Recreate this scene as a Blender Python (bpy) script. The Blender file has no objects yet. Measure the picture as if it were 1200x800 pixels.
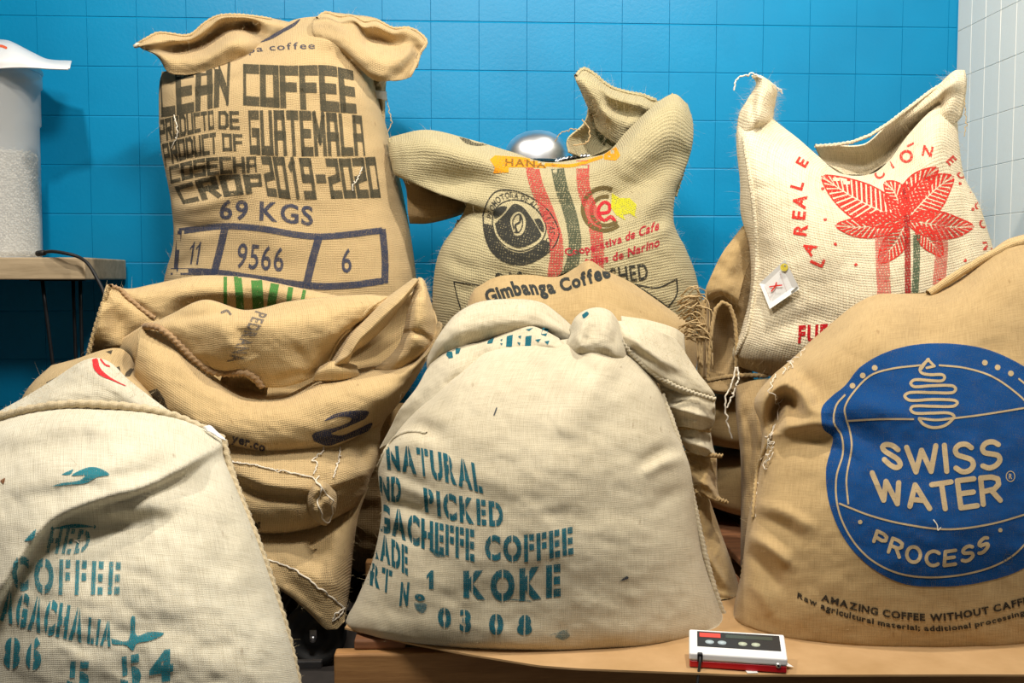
import bpy, bmesh, math, random
import numpy as np
from mathutils import Vector, Matrix
from mathutils.bvhtree import BVHTree
from mathutils.interpolate import poly_3d_calc

C = bpy.context.scene.collection
SC = bpy.context.scene
random.seed(7)

# ---------------------------------------------------------------- camera
F = 1166.7                      # 35 mm lens on a 36 mm wide sensor, 1200 px wide frame
YAW, PITCH = math.radians(2.9), math.radians(3.53)
CAM = np.array([0.0, 0.0, 0.83])
cd = bpy.data.cameras.new('camera'); cam = bpy.data.objects.new('camera', cd); C.objects.link(cam)
cd.lens = 35; cd.sensor_width = 36; cd.clip_start = 0.05
cam.location = CAM.tolist(); cam.rotation_euler = (math.pi/2 - PITCH, 0, -YAW)
SC.camera = cam
RM = np.array(cam.rotation_euler.to_matrix())

# ---------------------------------------------------------------- world, lamps, exposure
w = bpy.data.worlds.new('world'); SC.world = w; w.use_nodes = True
w.node_tree.nodes['Background'].inputs[0].default_value = (1.0, 0.95, 0.88, 1)
w.node_tree.nodes['Background'].inputs[1].default_value = 0.055
def lamp(name, loc, target, size, power, col=(1, .92, .80), spread=180):
    d = bpy.data.lights.new(name, 'AREA'); d.shape = 'DISK'; d.size = size; d.energy = power; d.color = col
    d.spread = math.radians(spread)
    o = bpy.data.objects.new(name, d); C.objects.link(o); o.location = loc
    v = Vector(target) - Vector(loc); o.rotation_euler = v.to_track_quat('-Z', 'Y').to_euler(); return o
lamp('ceiling_lamp', (0.85, 1.75, 2.6), (0.5, 2.6, 0.8), 0.12, 36)
lamp('ceiling_lamp', (-0.9, 1.6, 2.6), (-0.6, 2.5, 0.8), 0.12, 29)
lamp('ceiling_lamp', (0.0, 0.75, 2.6), (0.0, 2.0, 0.5), 0.5, 46, (1, .95, .87))
SC.view_settings.view_transform = 'Standard'; SC.view_settings.look = 'None'
SC.view_settings.exposure = 0.0; SC.view_settings.gamma = 1; SC.view_settings.use_curve_mapping = False

# ---------------------------------------------------------------- pixel <-> space
def ray(px, py):
    px = np.asarray(px, float); py = np.asarray(py, float)
    d = np.stack([(px-600)/F, -(py-400)/F, -np.ones_like(px)], -1)
    return d @ RM.T
def P(px, py, Y):
    d = ray(px, py); Y = np.asarray(Y, float)
    return CAM + d*(Y/d[..., 1])[..., None]
def PZ(px, py, z):
    d = ray(px, py)
    return CAM + d*((z-CAM[2])/d[..., 2])[..., None]

# ---------------------------------------------------------------- materials
def mat(name, col, rough=.6, metal=0, spec=.5, **k):
    m = bpy.data.materials.new(name); m.use_nodes = True
    b = m.node_tree.nodes['Principled BSDF']
    b.inputs['Base Color'].default_value = (*col, 1); b.inputs['Roughness'].default_value = rough
    b.inputs['Metallic'].default_value = metal; b.inputs['Specular IOR Level'].default_value = spec
    return m
class NT:
    def __init__(s, m): s.t = m.node_tree; s.b = s.t.nodes['Principled BSDF']; s.out = s.t.nodes['Material Output']
    def n(s, typ, **k):
        x = s.t.nodes.new(typ)
        for a, v in k.items(): setattr(x, a, v)
        return x
    def l(s, a, b): s.t.links.new(a, b)
    def m(s, op, a, b=None, c=None):
        x = s.n('ShaderNodeMath', operation=op)
        for i, v in enumerate((a, b, c)):
            if v is None: continue
            if isinstance(v, (int, float)): x.inputs[i].default_value = v
            else: s.l(v, x.inputs[i])
        return x.outputs[0]
    def noise(s, vec, scale, detail=3, rough=.5, sc=None):
        if sc:
            mp = s.n('ShaderNodeMapping'); mp.inputs['Scale'].default_value = sc; s.l(vec, mp.inputs[0]); vec = mp.outputs[0]
        x = s.n('ShaderNodeTexNoise'); s.l(vec, x.inputs['Vector']); x.inputs['Scale'].default_value = scale
        x.inputs['Detail'].default_value = detail; x.inputs['Roughness'].default_value = rough
        return x.outputs['Fac']
    def ramp(s, fac, stops):
        r = s.n('ShaderNodeValToRGB'); s.l(fac, r.inputs[0]); e = r.color_ramp.elements
        while len(e) < len(stops): e.new(.5)
        for q, (p, c) in zip(e, stops): q.position = p; q.color = (*c, 1)
        return r.outputs[0]
def weave_nodes(t, pitch, irr=.35):
    """returns (height 0..1, uv vector) of a plain weave in metric UV space"""
    uv = t.n('ShaderNodeUVMap').outputs[0]
    sep = t.n('ShaderNodeSeparateXYZ'); t.l(uv, sep.inputs[0])
    nz = t.n('ShaderNodeTexNoise'); t.l(uv, nz.inputs['Vector']); nz.inputs['Scale'].default_value = .12/pitch; nz.inputs['Detail'].default_value = 2
    s2 = t.n('ShaderNodeSeparateXYZ'); t.l(nz.outputs['Color'], s2.inputs[0])
    u = t.m('ADD', t.m('MULTIPLY', sep.outputs[0], 1/pitch), t.m('MULTIPLY', s2.outputs[0], irr*3))
    v = t.m('ADD', t.m('MULTIPLY', sep.outputs[1], 1/pitch), t.m('MULTIPLY', s2.outputs[1], irr*3))
    su = t.m('SINE', t.m('MULTIPLY', u, math.pi)); sv = t.m('SINE', t.m('MULTIPLY', v, math.pi))
    s = t.m('MULTIPLY', su, sv)
    a = t.m('MULTIPLY', t.m('ABSOLUTE', su), t.m('MULTIPLY_ADD', s, .35, .65))
    b = t.m('MULTIPLY', t.m('ABSOLUTE', sv), t.m('MULTIPLY_ADD', s, -.35, .65))
    return t.m('MAXIMUM', a, b), uv
_bur = {}
def burlap(name, col, pitch=.0035, bump=.5, contrast=.45, blotch=.16):
    if name in _bur: return _bur[name]
    m = mat(name, col, .95, spec=.12); t = NT(m)
    h, uv = weave_nodes(t, pitch)
    thr = t.noise(uv, 1/pitch, 2, .6, (.06, 1.0, 1)); thr2 = t.noise(uv, 1/pitch, 2, .6, (1.0, .06, 1))
    big = t.noise(uv, 5, 4, .6)
    fine = t.noise(uv, 2.2/pitch, 2, .7)
    k = t.m('ADD', t.m('MULTIPLY', h, contrast), t.m('MULTIPLY', t.m('ADD', thr, thr2), .55))
    k = t.m('ADD', k, t.m('MULTIPLY', t.m('SUBTRACT', big, .5), blotch*4))
    k = t.m('ADD', k, t.m('MULTIPLY', t.m('SUBTRACT', fine, .5), .75))
    c = np.array(col)
    lo = tuple(c*np.array([.42, .37, .30])); mid = tuple(c); hi = tuple(np.minimum(c*np.array([1.2, 1.23, 1.30]), .92))
    colr = t.ramp(k, [(.18, lo), (.72, mid), (1.12 if False else 1.0, hi)])
    # sparse dark slubs
    sl = t.noise(uv, 60, 1, .5, (1, .35, 1))
    slm = t.ramp(sl, [(.76, (1, 1, 1)), (.82, (.66, .6, .55))])
    mx = t.n('ShaderNodeMix', data_type='RGBA', blend_type='MULTIPLY'); mx.inputs[0].default_value = 1
    t.l(colr, mx.inputs[6]); t.l(slm, mx.inputs[7])
    t.l(mx.outputs[2], t.b.inputs['Base Color'])
    bp = t.n('ShaderNodeBump'); bp.inputs['Strength'].default_value = bump; bp.inputs['Distance'].default_value = pitch*.45
    t.l(t.m('ADD', t.m('MULTIPLY', h, .8), t.m('MULTIPLY', fine, .5)), bp.inputs['Height']); t.l(bp.outputs[0], t.b.inputs['Normal'])
    try:
        t.b.inputs['Sheen Weight'].default_value = .15; t.b.inputs['Sheen Roughness'].default_value = .6
    except Exception: pass
    _bur[name] = m; return m
_ink = {}
def ink(name, col, cover=.85, pitch=.0035):
    key = (name, pitch, cover)
    if key in _ink: return _ink[key]
    m = mat(name, col, .9, spec=.15); t = NT(m)
    h, uv = weave_nodes(t, pitch)
    n1 = t.m('MULTIPLY_ADD', t.noise(uv, 1.3/pitch, 3, .7), 1.7, -.35); n2 = t.noise(uv, 40, 3, .6)
    k = t.m('ADD', t.m('ADD', t.m('MULTIPLY', h, .7), n1), t.m('MULTIPLY', n2, .35))
    fac = t.ramp(k, [(max(0, .90-(cover-.5)*.36), (0, 0, 0)), (min(1, 1.06-(cover-.5)*.36), (1, 1, 1))])
    fac = t.m('MULTIPLY', fac, min(1, .40+.62*cover))
    tr = t.n('ShaderNodeBsdfTransparent'); mx = t.n('ShaderNodeMixShader')
    t.l(fac, mx.inputs[0]); t.l(tr.outputs[0], mx.inputs[1]); t.l(t.b.outputs[0], mx.inputs[2]); t.l(mx.outputs[0], t.out.inputs[0])
    _ink[key] = m; return m

# ---------------------------------------------------------------- object helpers
def tag(o, label=None, cat=None, group=None, kind=None, category=None):
    cat = cat or category
    if label: o['label'] = label
    if cat: o['category'] = cat
    if group: o['group'] = group
    if kind: o['kind'] = kind
    return o
def empty(name, loc, label, cat, group=None):
    o = bpy.data.objects.new(name, None); C.objects.link(o); o.location = [float(v) for v in loc]; o.empty_display_size = .05
    return tag(o, label, cat, group)
def link(name, me, m=None, parent=None, **k):
    o = bpy.data.objects.new(name, me); C.objects.link(o)
    if m is not None and not me.materials: me.materials.append(m)
    if parent is not None:
        o.parent = parent; o.matrix_parent_inverse = Matrix.Translation(parent.location).inverted()
        if not parent.get('_static'): pass
    return tag(o, **k)
def mesh_np(name, V, Fc, uv=None, smooth=True):
    me = bpy.data.meshes.new(name)
    V = np.asarray(V, float)
    if isinstance(Fc, np.ndarray) and len(Fc):
        n, k = Fc.shape
        me.vertices.add(len(V)); me.vertices.foreach_set('co', V.ravel().astype(np.float32))
        me.loops.add(n*k); me.loops.foreach_set('vertex_index', Fc.ravel().astype(np.int32))
        me.polygons.add(n); me.polygons.foreach_set('loop_start', np.arange(0, n*k, k, dtype=np.int32))
        me.update(calc_edges=True)
        flat = Fc.ravel()
    else:
        me.from_pydata([tuple(v) for v in V], [], [tuple(f) for f in Fc])
        flat = np.array([i for f in Fc for i in f], int)
    if uv is not None:
        l = me.uv_layers.new(name='UVMap'); l.data.foreach_set('uv', np.asarray(uv)[flat].ravel().astype(np.float32))
    if len(me.polygons): me.polygons.foreach_set('use_smooth', np.full(len(me.polygons), bool(smooth)))
    me.validate(); me.update(); return me

# ---------------------------------------------------------------- curves and noise
def cr_eval(K, T, t):
    """Catmull-Rom through knots K (n,...) at parameters T (n,), evaluated at t (Hermite form)"""
    K = np.asarray(K, float); T = np.asarray(T, float); n = len(K)
    M = np.zeros_like(K)
    for i in range(n):
        a, b = max(i-1, 0), min(i+1, n-1)
        M[i] = (K[b]-K[a])/max(T[b]-T[a], 1e-9)
    i = np.clip(np.searchsorted(T, t, side='right')-1, 0, n-2)
    h = T[i+1]-T[i]; s = np.clip((t-T[i])/np.maximum(h, 1e-9), 0, 1)
    sh = (slice(None),)+(None,)*(K.ndim-1)
    s = s[sh]; h = h[sh]
    return (2*s**3-3*s**2+1)*K[i]+(s**3-2*s**2+s)*h*M[i]+(-2*s**3+3*s**2)*K[i+1]+(s**3-s**2)*h*M[i+1]
def poly(pts, t):
    """arc-length sample of a smooth polyline at t in 0..1"""
    K = np.asarray(pts, float)
    d = np.r_[0, np.cumsum(np.maximum(np.linalg.norm(np.diff(K[:, :2], axis=0), axis=1), 1e-6))]
    return cr_eval(K, d/d[-1], np.asarray(t, float))
_lat = {}
def vn(x, y, seed=0):
    if seed not in _lat: _lat[seed] = np.random.RandomState(seed+11).rand(64, 64)*2-1
    L = _lat[seed]; x0 = np.floor(x).astype(int); y0 = np.floor(y).astype(int); fx = x-x0; fy = y-y0
    fx = fx*fx*fx*(fx*(fx*6-15)+10); fy = fy*fy*fy*(fy*(fy*6-15)+10)
    g = lambda i, j: L[(x0+i) % 64, (y0+j) % 64]
    return (g(0, 0)*(1-fx)+g(1, 0)*fx)*(1-fy)+(g(0, 1)*(1-fx)+g(1, 1)*fx)*fy
def fbm(x, y, seed=0, o=3):
    r = 0; a = 1
    for k in range(o): r = r+a*vn(x*2**k+k*7.3, y*2**k+k*3.1, seed+k); a *= .5
    return r
def folds_eval(folds, X, Yp):
    D = np.zeros_like(X)
    for f in folds:
        amp, wd, pts = f[0]/100, f[1], np.asarray(f[2], float); kind = f[3] if len(f) > 3 else 'g'
        if len(pts) > 2 or kind == 's':
            pts = poly(pts, np.linspace(0, 1, 4*len(pts)))[:, :2] if len(pts) > 1 else pts
        if len(pts) == 1:
            D += amp*np.exp(-((X-pts[0, 0])**2+(Yp-pts[0, 1])**2)/wd**2); continue
        best = np.full(X.shape, 1e9); sg = np.zeros_like(X); tt = np.zeros_like(X)
        L = np.linalg.norm(np.diff(pts, axis=0), axis=1); tot = L.sum(); acc = 0
        for k in range(len(pts)-1):
            a, b = pts[k], pts[k+1]; d = b-a; l = L[k]+1e-9
            q = np.clip(((X-a[0])*d[0]+(Yp-a[1])*d[1])/l**2, 0, 1)
            dx = X-a[0]-q*d[0]; dy = Yp-a[1]-q*d[1]; dist = np.hypot(dx, dy)
            c = (d[0]*(Yp-a[1])-d[1]*(X-a[0]))/l
            m = dist < best
            best = np.where(m, dist, best); sg = np.where(m, np.where(c >= 0, 1, -1), sg); tt = np.where(m, (acc+q*l)/tot, tt); acc += l
        taper = np.clip(np.sin(np.pi*np.clip(tt, .0, 1)), 0, 1)**.6
        if kind == 'g': D += amp*np.exp(-(best/wd)**2)*(.25+.75*taper)
        else:
            s = best*sg; edge = f[4] if len(f) > 4 else 2.5
            D += amp*taper/(1+np.exp(-np.clip(s/edge, -30, 30)))*np.exp(-np.maximum(s, 0)/wd)
    return D

SURF = {}
class Surf: pass
def uv_metric(G):
    nu = G.shape[1]; c = nu//2
    du = np.linalg.norm(np.diff(G, axis=1), axis=2); u = np.concatenate([np.zeros((G.shape[0], 1)), np.cumsum(du, 1)], 1); u -= u[:, c:c+1]
    dv = np.linalg.norm(np.diff(G, axis=0), axis=2); v = np.concatenate([np.zeros((1, nu)), np.cumsum(dv, 0)], 0)
    v = .15*v+.85*v[:, c:c+1]
    return np.stack([u, v], -1)
def grid_faces(nv, nu, off=0, closed=False):
    i = np.arange(nv-1)[:, None]; j = np.arange(nu if closed else nu-1)[None, :]; j2 = (j+1) % nu
    return (np.stack([i*nu+j, (i+1)*nu+j, (i+1)*nu+j2, i*nu+j2], -1).reshape(-1, 4)+off)
def shared_bvh(s): s.bvh = None
def body(name, rows, m, parent, folds=(), nf=150, nb=20, nv=130, wr=(.3, 60, 25, 0), p=.75, seed=0, zmin=.003, **k):
    """closed sack body. rows: (front polyline [(px,py)..] left->right, edge depth Y, front bulge, back bulge)"""
    th = np.linspace(-math.pi/2, math.pi/2, nf); s = np.sin(th)*.5+.5
    K = np.array([poly(r[0], s) for r in rows])
    T = np.r_[0, np.cumsum(np.maximum(np.linalg.norm(np.diff(K, axis=0), axis=2).mean(1), 3))]; T /= T[-1]
    tv = np.linspace(0, 1, nv)
    X2 = cr_eval(K, T, tv); par = cr_eval(np.array([[r[1], r[2], r[3]] for r in rows], float), T, tv)
    px, py = X2[..., 0], X2[..., 1]; ct = np.clip(np.cos(th), 0, 1)[None]
    Yf = par[:, :1]-np.maximum(par[:, 1:2], .002)*ct**p
    G0 = P(px, py, Yf)
    uv = uv_metric(G0)
    D = folds_eval(folds, px, py)
    a, wx, wy, ang = wr
    if a:
        ca, sa = math.cos(ang), math.sin(ang); xr = px*ca+py*sa; yr = -px*sa+py*ca
        D = D+a/100*fbm(xr/wx, yr/wy, seed)+a*.25/100*fbm(px/14, py/14, seed+5, 2)
    D = D*np.clip(ct*5, 0, 1)
    G = P(px, py, Yf-D); G[..., 2] = np.maximum(G[..., 2], zmin)
    # back
    thb = np.linspace(math.pi/2, 1.5*math.pi, nb)[1:-1]; sb = np.sin(thb)*.5+.5
    Kb = np.array([poly(r[0], sb) for r in rows]); Xb = cr_eval(Kb, T, tv)
    Yb = par[:, :1]+np.maximum(par[:, 2:3], .002)*np.abs(np.cos(thb))[None]**.8
    Gb = P(Xb[..., 0], Xb[..., 1], Yb); Gb[..., 2] = np.maximum(Gb[..., 2], zmin)
    nu = nf+nb-2
    V = np.concatenate([G, Gb], 1)
    ub = uv[:, -1:, :]+np.cumsum(np.full((nv, nb-2, 1), .03), 1)*np.array([1, 0])
    UV = np.concatenate([uv, ub], 1)
    Fc = grid_faces(nv, nu, 0, True)
    caps = []
    me = mesh_np(name, V.reshape(-1, 3), Fc, UV.reshape(-1, 2))
    o = link(name, me, m, parent, **k)
    S = Surf(); S.o = o; S.G = G; S.uv = uv; S.px = px; S.py = py; S.shape = (nv, nf)
    return S
def patch(name, rows, Y, m, parent, folds=(), nu=70, nv=46, thick=.004, wr=(.12, 25, 18, 0), seed=3, **k):
    """cloth sheet. rows: lists of (px, py, cm towards the camera from Y)"""
    tu = np.linspace(0, 1, nu); K = np.array([poly(r, tu) for r in rows])
    T = np.r_[0, np.cumsum(np.maximum(np.linalg.norm(np.diff(K[..., :2], axis=0), axis=2).mean(1), 2))]; T /= T[-1]
    X = cr_eval(K, T, np.linspace(0, 1, nv)); px, py = X[..., 0], X[..., 1]
    Yf = Y-X[..., 2]/100
    G0 = P(px, py, Yf); uv = uv_metric(G0)
    D = folds_eval(folds, px, py)
    a, wx, wy, ang = wr
    if a:
        ca, sa = math.cos(ang), math.sin(ang); xr = px*ca+py*sa; yr = -px*sa+py*ca
        D = D+a/100*fbm(xr/wx, yr/wy, seed)+a*.2/100*fbm(px/9, py/9, seed+5, 2)
    G = P(px, py, Yf-D)
    gu = np.gradient(G, axis=1); gv = np.gradient(G, axis=0); N = np.cross(gu, gv); N /= np.linalg.norm(N, axis=2, keepdims=True)+1e-12
    vd = CAM-G
    N *= np.where((N*vd).sum(-1, keepdims=True).mean() >= 0, 1, -1)
    B = G-N*thick
    n = nu*nv
    f1 = grid_faces(nv, nu); f2 = grid_faces(nv, nu, n)[:, ::-1]
    ring = np.r_[np.arange(nu), np.arange(1, nv)*nu+nu-1, (nv-1)*nu+np.arange(nu-2, -1, -1), np.arange(nv-2, 0, -1)*nu]
    r2 = np.roll(ring, -1)
    f3 = np.stack([ring, r2, r2+n, ring+n], -1)
    V = np.concatenate([G.reshape(-1, 3), B.reshape(-1, 3)]); UV = np.concatenate([uv.reshape(-1, 2)]*2)
    me = mesh_np(name, V, np.concatenate([f1, f2, f3]), UV)
    o = link(name, me, m, parent, **k)
    S = Surf(); S.o = o; S.G = G; S.uv = uv; S.px = px; S.py = py; S.shape = (nv, nu)
    return S
def bvh_of(surfs):
    Vs, Fs, Us, off = [], [], [], 0
    for s in surfs:
        nv, nu = s.shape; Vs.append(s.G.reshape(-1, 3)); Us.append(s.uv.reshape(-1, 2)); Fs.append(grid_faces(nv, nu, off)); off += nv*nu
    V = np.concatenate(Vs); Fc = np.concatenate(Fs); U = np.concatenate(Us)
    vl = [Vector(v) for v in V]
    b = BVHTree.FromPolygons(vl, Fc.tolist(), epsilon=0.0)
    return b, V, Fc, U
def cast(B, x, y):
    b, V, Fc, U = B
    d = ray(x, y); d = d/np.linalg.norm(d)
    hit, nor, idx, dist = b.ray_cast(Vector(CAM), Vector(d))
    if hit is None: return None
    if nor.dot(Vector(d)) > 0: nor = -nor
    f = Fc[idx]; w_ = poly_3d_calc([Vector(V[i]) for i in f], hit)
    uv = sum(U[i]*ww for i, ww in zip(f, w_))
    return np.array(hit), np.array(nor), d, uv

# ---------------------------------------------------------------- flat print artwork (2-D, in photograph pixels) laid onto a surface
class Art:
    def __init__(s): s.bm = bmesh.new()
    def add(s, V, Fc):
        vs = [s.bm.verts.new((float(x), float(y), 0)) for x, y in V]
        for f in Fc:
            try: s.bm.faces.new([vs[i] for i in f])
            except ValueError: pass
    def ribbon(s, pts, wd, cap=True, smooth=True, n=None, taper=False):
        p = np.asarray(pts, float)[:, :2]
        if not smooth and 2 < len(p) < 9:
            for i in range(len(p)-1): s.ribbon(p[i:i+2], wd, cap)
            return
        if smooth and len(p) > 2: p = poly(p, np.linspace(0, 1, n or 6*len(p)))[:, :2]
        d = np.gradient(p, axis=0); d /= np.linalg.norm(d, axis=1, keepdims=True)+1e-9
        nn = np.stack([-d[:, 1], d[:, 0]], -1)*wd/2
        if taper: nn = nn*np.clip(np.sin(np.pi*np.linspace(.03, .97, len(p))), .15, 1)[:, None]
        V = np.concatenate([p+nn, p-nn]); k = len(p)
        s.add(V, [(i, i+1, k+i+1, k+i) for i in range(k-1)])
        if cap:
            for c, dd in ((p[0], -d[0]), (p[-1], d[-1])):
                a0 = math.atan2(dd[1], dd[0]); A = np.linspace(a0-math.pi/2, a0+math.pi/2, 8)
                s.add(np.stack([c[0]+np.cos(A)*wd/2, c[1]+np.sin(A)*wd/2], -1), [tuple(range(8))])
    def fill(s, loops, smooth=True):
        cu = bpy.data.curves.new('t', 'CURVE'); cu.dimensions = '2D'; cu.fill_mode = 'BOTH'
        for L in loops:
            L = np.asarray(L, float)
            if smooth: L = poly(np.r_[L, L[:1]], np.linspace(0, 1, 8*len(L)+1)[:-1])[:, :2]
            sp = cu.splines.new('POLY'); sp.points.add(len(L)-1); sp.use_cyclic_u = True
            for q, (x, y) in zip(sp.points, L): q.co = (x, y, 0, 1)
        o = bpy.data.objects.new('t', cu); C.objects.link(o)
        me = bpy.data.meshes.new_from_object(o); s.bm.from_mesh(me)
        bpy.data.objects.remove(o); bpy.data.curves.remove(cu); bpy.data.meshes.remove(me)
    def dot(s, x, y, rx, ry=None):
        A = np.linspace(0, 2*math.pi, 15)[:-1]; s.add(np.stack([x+np.cos(A)*rx, y+np.sin(A)*(ry or rx)], -1), [tuple(range(14))])
    def quad(s, pts): s.add(pts, [tuple(range(len(pts)))])
_gl = {}
def glyph(ch, bold):
    bold = bold+.012
    key = (ch, bold)
    if key in _gl: return _gl[key]
    if ch == '1':
        w_ = .055+bold; x1 = .26; _gl[key] = (np.array([(x1-w_, 0), (x1+w_*.6, 0), (x1+w_*.6, .7), (x1-w_*.3, .7), (x1-w_, .62), (x1-.2, .52), (x1-.2, .52-w_*1.3), (x1-w_, .6-w_)]), [(0, 1, 2, 3, 4, 7), (4, 5, 6, 7)]); return _gl[key]
    cu = bpy.data.curves.new('t', 'FONT'); cu.body = ch; cu.size = 1; cu.offset = bold; cu.resolution_u = 3; cu.fill_mode = 'BOTH'
    o = bpy.data.objects.new('t', cu); C.objects.link(o); bpy.context.view_layer.update()
    me = bpy.data.meshes.new_from_object(o)
    V = np.array([v.co[:2] for v in me.vertices]) if len(me.vertices) else np.zeros((0, 2)); Fc = [tuple(p.vertices) for p in me.polygons]
    bpy.data.objects.remove(o); bpy.data.curves.remove(cu); bpy.data.meshes.remove(me)
    _gl[key] = (V, Fc); return _gl[key]
GAPS = {'O': [.5], '0': [.5], 'C': [.42], 'D': [.45], 'E': [.46], 'F': [.46], 'H': [.5], 'N': [.33], 'A': [.5], 'P': [.45], 'R': [.45], 'K': [.4],
        'L': [.5], 'T': [.36, .64], 'U': [.5], 'B': [.45], '8': [.5], '3': [.4], '5': [.45], '6': [.4], 'G': [.45], 'S': [.5], 'W': [.5], 'Y': [.5]}
def layout(s, bold=.02, gap=.09, stencil=0, space=.32, shear=0):
    out = []; x = 0
    for ch in s:
        if ch == ' ': x += space; continue
        V, Fc = glyph(ch, bold)
        if not len(V): continue
        mn, mx = V[:, 0].min(), V[:, 0].max(); W = V.copy(); W[:, 0] += x-mn
        F2 = Fc
        if stencil and ch in GAPS:
            bm = bmesh.new(); vs = [bm.verts.new((a, b, 0)) for a, b in W]
            for f in Fc:
                try: bm.faces.new([vs[i] for i in f])
                except ValueError: pass
            for g in GAPS[ch]:
                for e in (-1, 1):
                    bmesh.ops.bisect_plane(bm, geom=bm.verts[:]+bm.edges[:]+bm.faces[:], dist=1e-6, plane_co=(x+g*(mx-mn)+e*stencil/2, 0, 0), plane_no=(1, 0, 0))
            kill = [f for f in bm.faces if any(abs(f.calc_center_median().x-(x+g*(mx-mn))) < stencil/2 for g in GAPS[ch])]
            bmesh.ops.delete(bm, geom=kill, context='FACES')
            bm.verts.index_update(); W = np.array([v.co[:2] for v in bm.verts]); F2 = [tuple(v.index for v in f.verts) for f in bm.faces]; bm.free()
        out.append((W, F2)); x += mx-mn+gap
    tot = x-gap
    res = []
    for W, F2 in out:
        W = W.copy(); W[:, 0] += W[:, 1]*shear; W[:, 0] /= tot; W[:, 1] /= .70; res.append((W, F2))
    return res
# simple stroke alphabet on a 4 x 6 grid (y up)
STK = {'C': [[(4, 6), (0, 6), (0, 0), (4, 0)]], 'L': [[(0, 6), (0, 0), (4, 0)]], 'E': [[(4, 6), (0, 6), (0, 0), (4, 0)], [(0, 3), (3.4, 3)]],
 'A': [[(0, 0), (.3, 6), (3.7, 6), (4, 0)], [(0, 2.6), (4, 2.6)]], 'N': [[(0, 0), (0, 6), (4, 0), (4, 6)]], 'O': [[(0, 0), (0, 6), (4, 6), (4, 0), (0, 0)]],
 'F': [[(4, 6), (0, 6), (0, 0)], [(0, 3), (3.4, 3)]], 'P': [[(0, 0), (0, 6), (4, 6), (4, 2.6), (0, 2.6)]], 'R': [[(0, 0), (0, 6), (4, 6), (4, 3), (0, 3)], [(2, 3), (4, 0)]],
 'D': [[(0, 0), (0, 6), (3, 6), (4, 5), (4, 1), (3, 0), (0, 0)]], 'U': [[(0, 6), (0, 0), (4, 0), (4, 6)]], 'T': [[(0, 6), (4, 6)], [(2, 6), (2, 0)]],
 'G': [[(4, 6), (0, 6), (0, 0), (4, 0), (4, 3), (2, 3)]], 'M': [[(0, 0), (0, 6), (2, 2), (4, 6), (4, 0)]], 'S': [[(4, 6), (0, 6), (0, 3.2), (4, 3.2), (4, 0), (0, 0)]],
 'H': [[(0, 6), (0, 0)], [(4, 6), (4, 0)], [(0, 3), (4, 3)]], '0': [[(0, 0), (0, 6), (4, 6), (4, 0), (0, 0)]], '1': [[(.8, 5), (2.2, 6), (2.2, 0)]],
 '2': [[(0, 6), (4, 6), (4, 3.2), (0, 2.6), (0, 0), (4, 0)]], '9': [[(4, 3), (0, 3), (0, 6), (4, 6), (4, 0), (0, 0)]], '-': [[(.5, 3), (3.5, 3)]]}
def strokes(art, s, top, bot, wd=.9, gap=1.9, cap=False):
    x = 0; items = []
    for ch in s:
        if ch == ' ': x += 3; continue
        for pl in STK[ch]: items.append([(x+a, b) for a, b in pl])
        x += 4+gap
    tot = x-gap
    a = Art()
    for pl in items:
        p = np.array(pl, float)
        for i in range(len(p)-1):
            d = p[i+1]-p[i]; d = d/np.linalg.norm(d)*wd*.5; q0, q1 = p[i]-d, p[i+1]+d; nn = np.array([-d[1], d[0]])
            a.quad([q0+nn, q1+nn, q1-nn, q0-nn])
    bmesh.ops.recalc_face_normals(a.bm, faces=a.bm.faces[:])
    g = 1.3
    lay = []
    bm = a.bm
    for k in range(int(tot/g)+1): bmesh.ops.bisect_plane(bm, geom=bm.verts[:]+bm.edges[:]+bm.faces[:], dist=1e-6, plane_co=(k*g+.05, 0, 0), plane_no=(1, 0, 0))
    bm.verts.index_update()
    V = np.array([v.co[:2] for v in bm.verts]); V[:, 0] /= tot; V[:, 1] = (V[:, 1]+.4)/6.8
    warp(art, [(V, [tuple(v.index for v in f.verts) for f in bm.faces])], top, bot); bm.free()
def warp(art, items, top, bot):
    for V, Fc in items:
        t = np.clip(V[:, 0], -.05, 1.05); A = poly(top, t)[:, :2] if len(top) > 2 else np.array(top[0])+t[:, None]*(np.array(top[1])-np.array(top[0]))
        B = poly(bot, t)[:, :2] if len(bot) > 2 else np.array(bot[0])+t[:, None]*(np.array(bot[1])-np.array(bot[0]))
        art.add(B+(A-B)*V[:, 1:2], Fc)
def text(art, s, top, bot, bold=.02, gap=.09, stencil=0, space=.32, shear=0): warp(art, layout(s, bold, gap, stencil, space, shear), top, bot)
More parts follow.
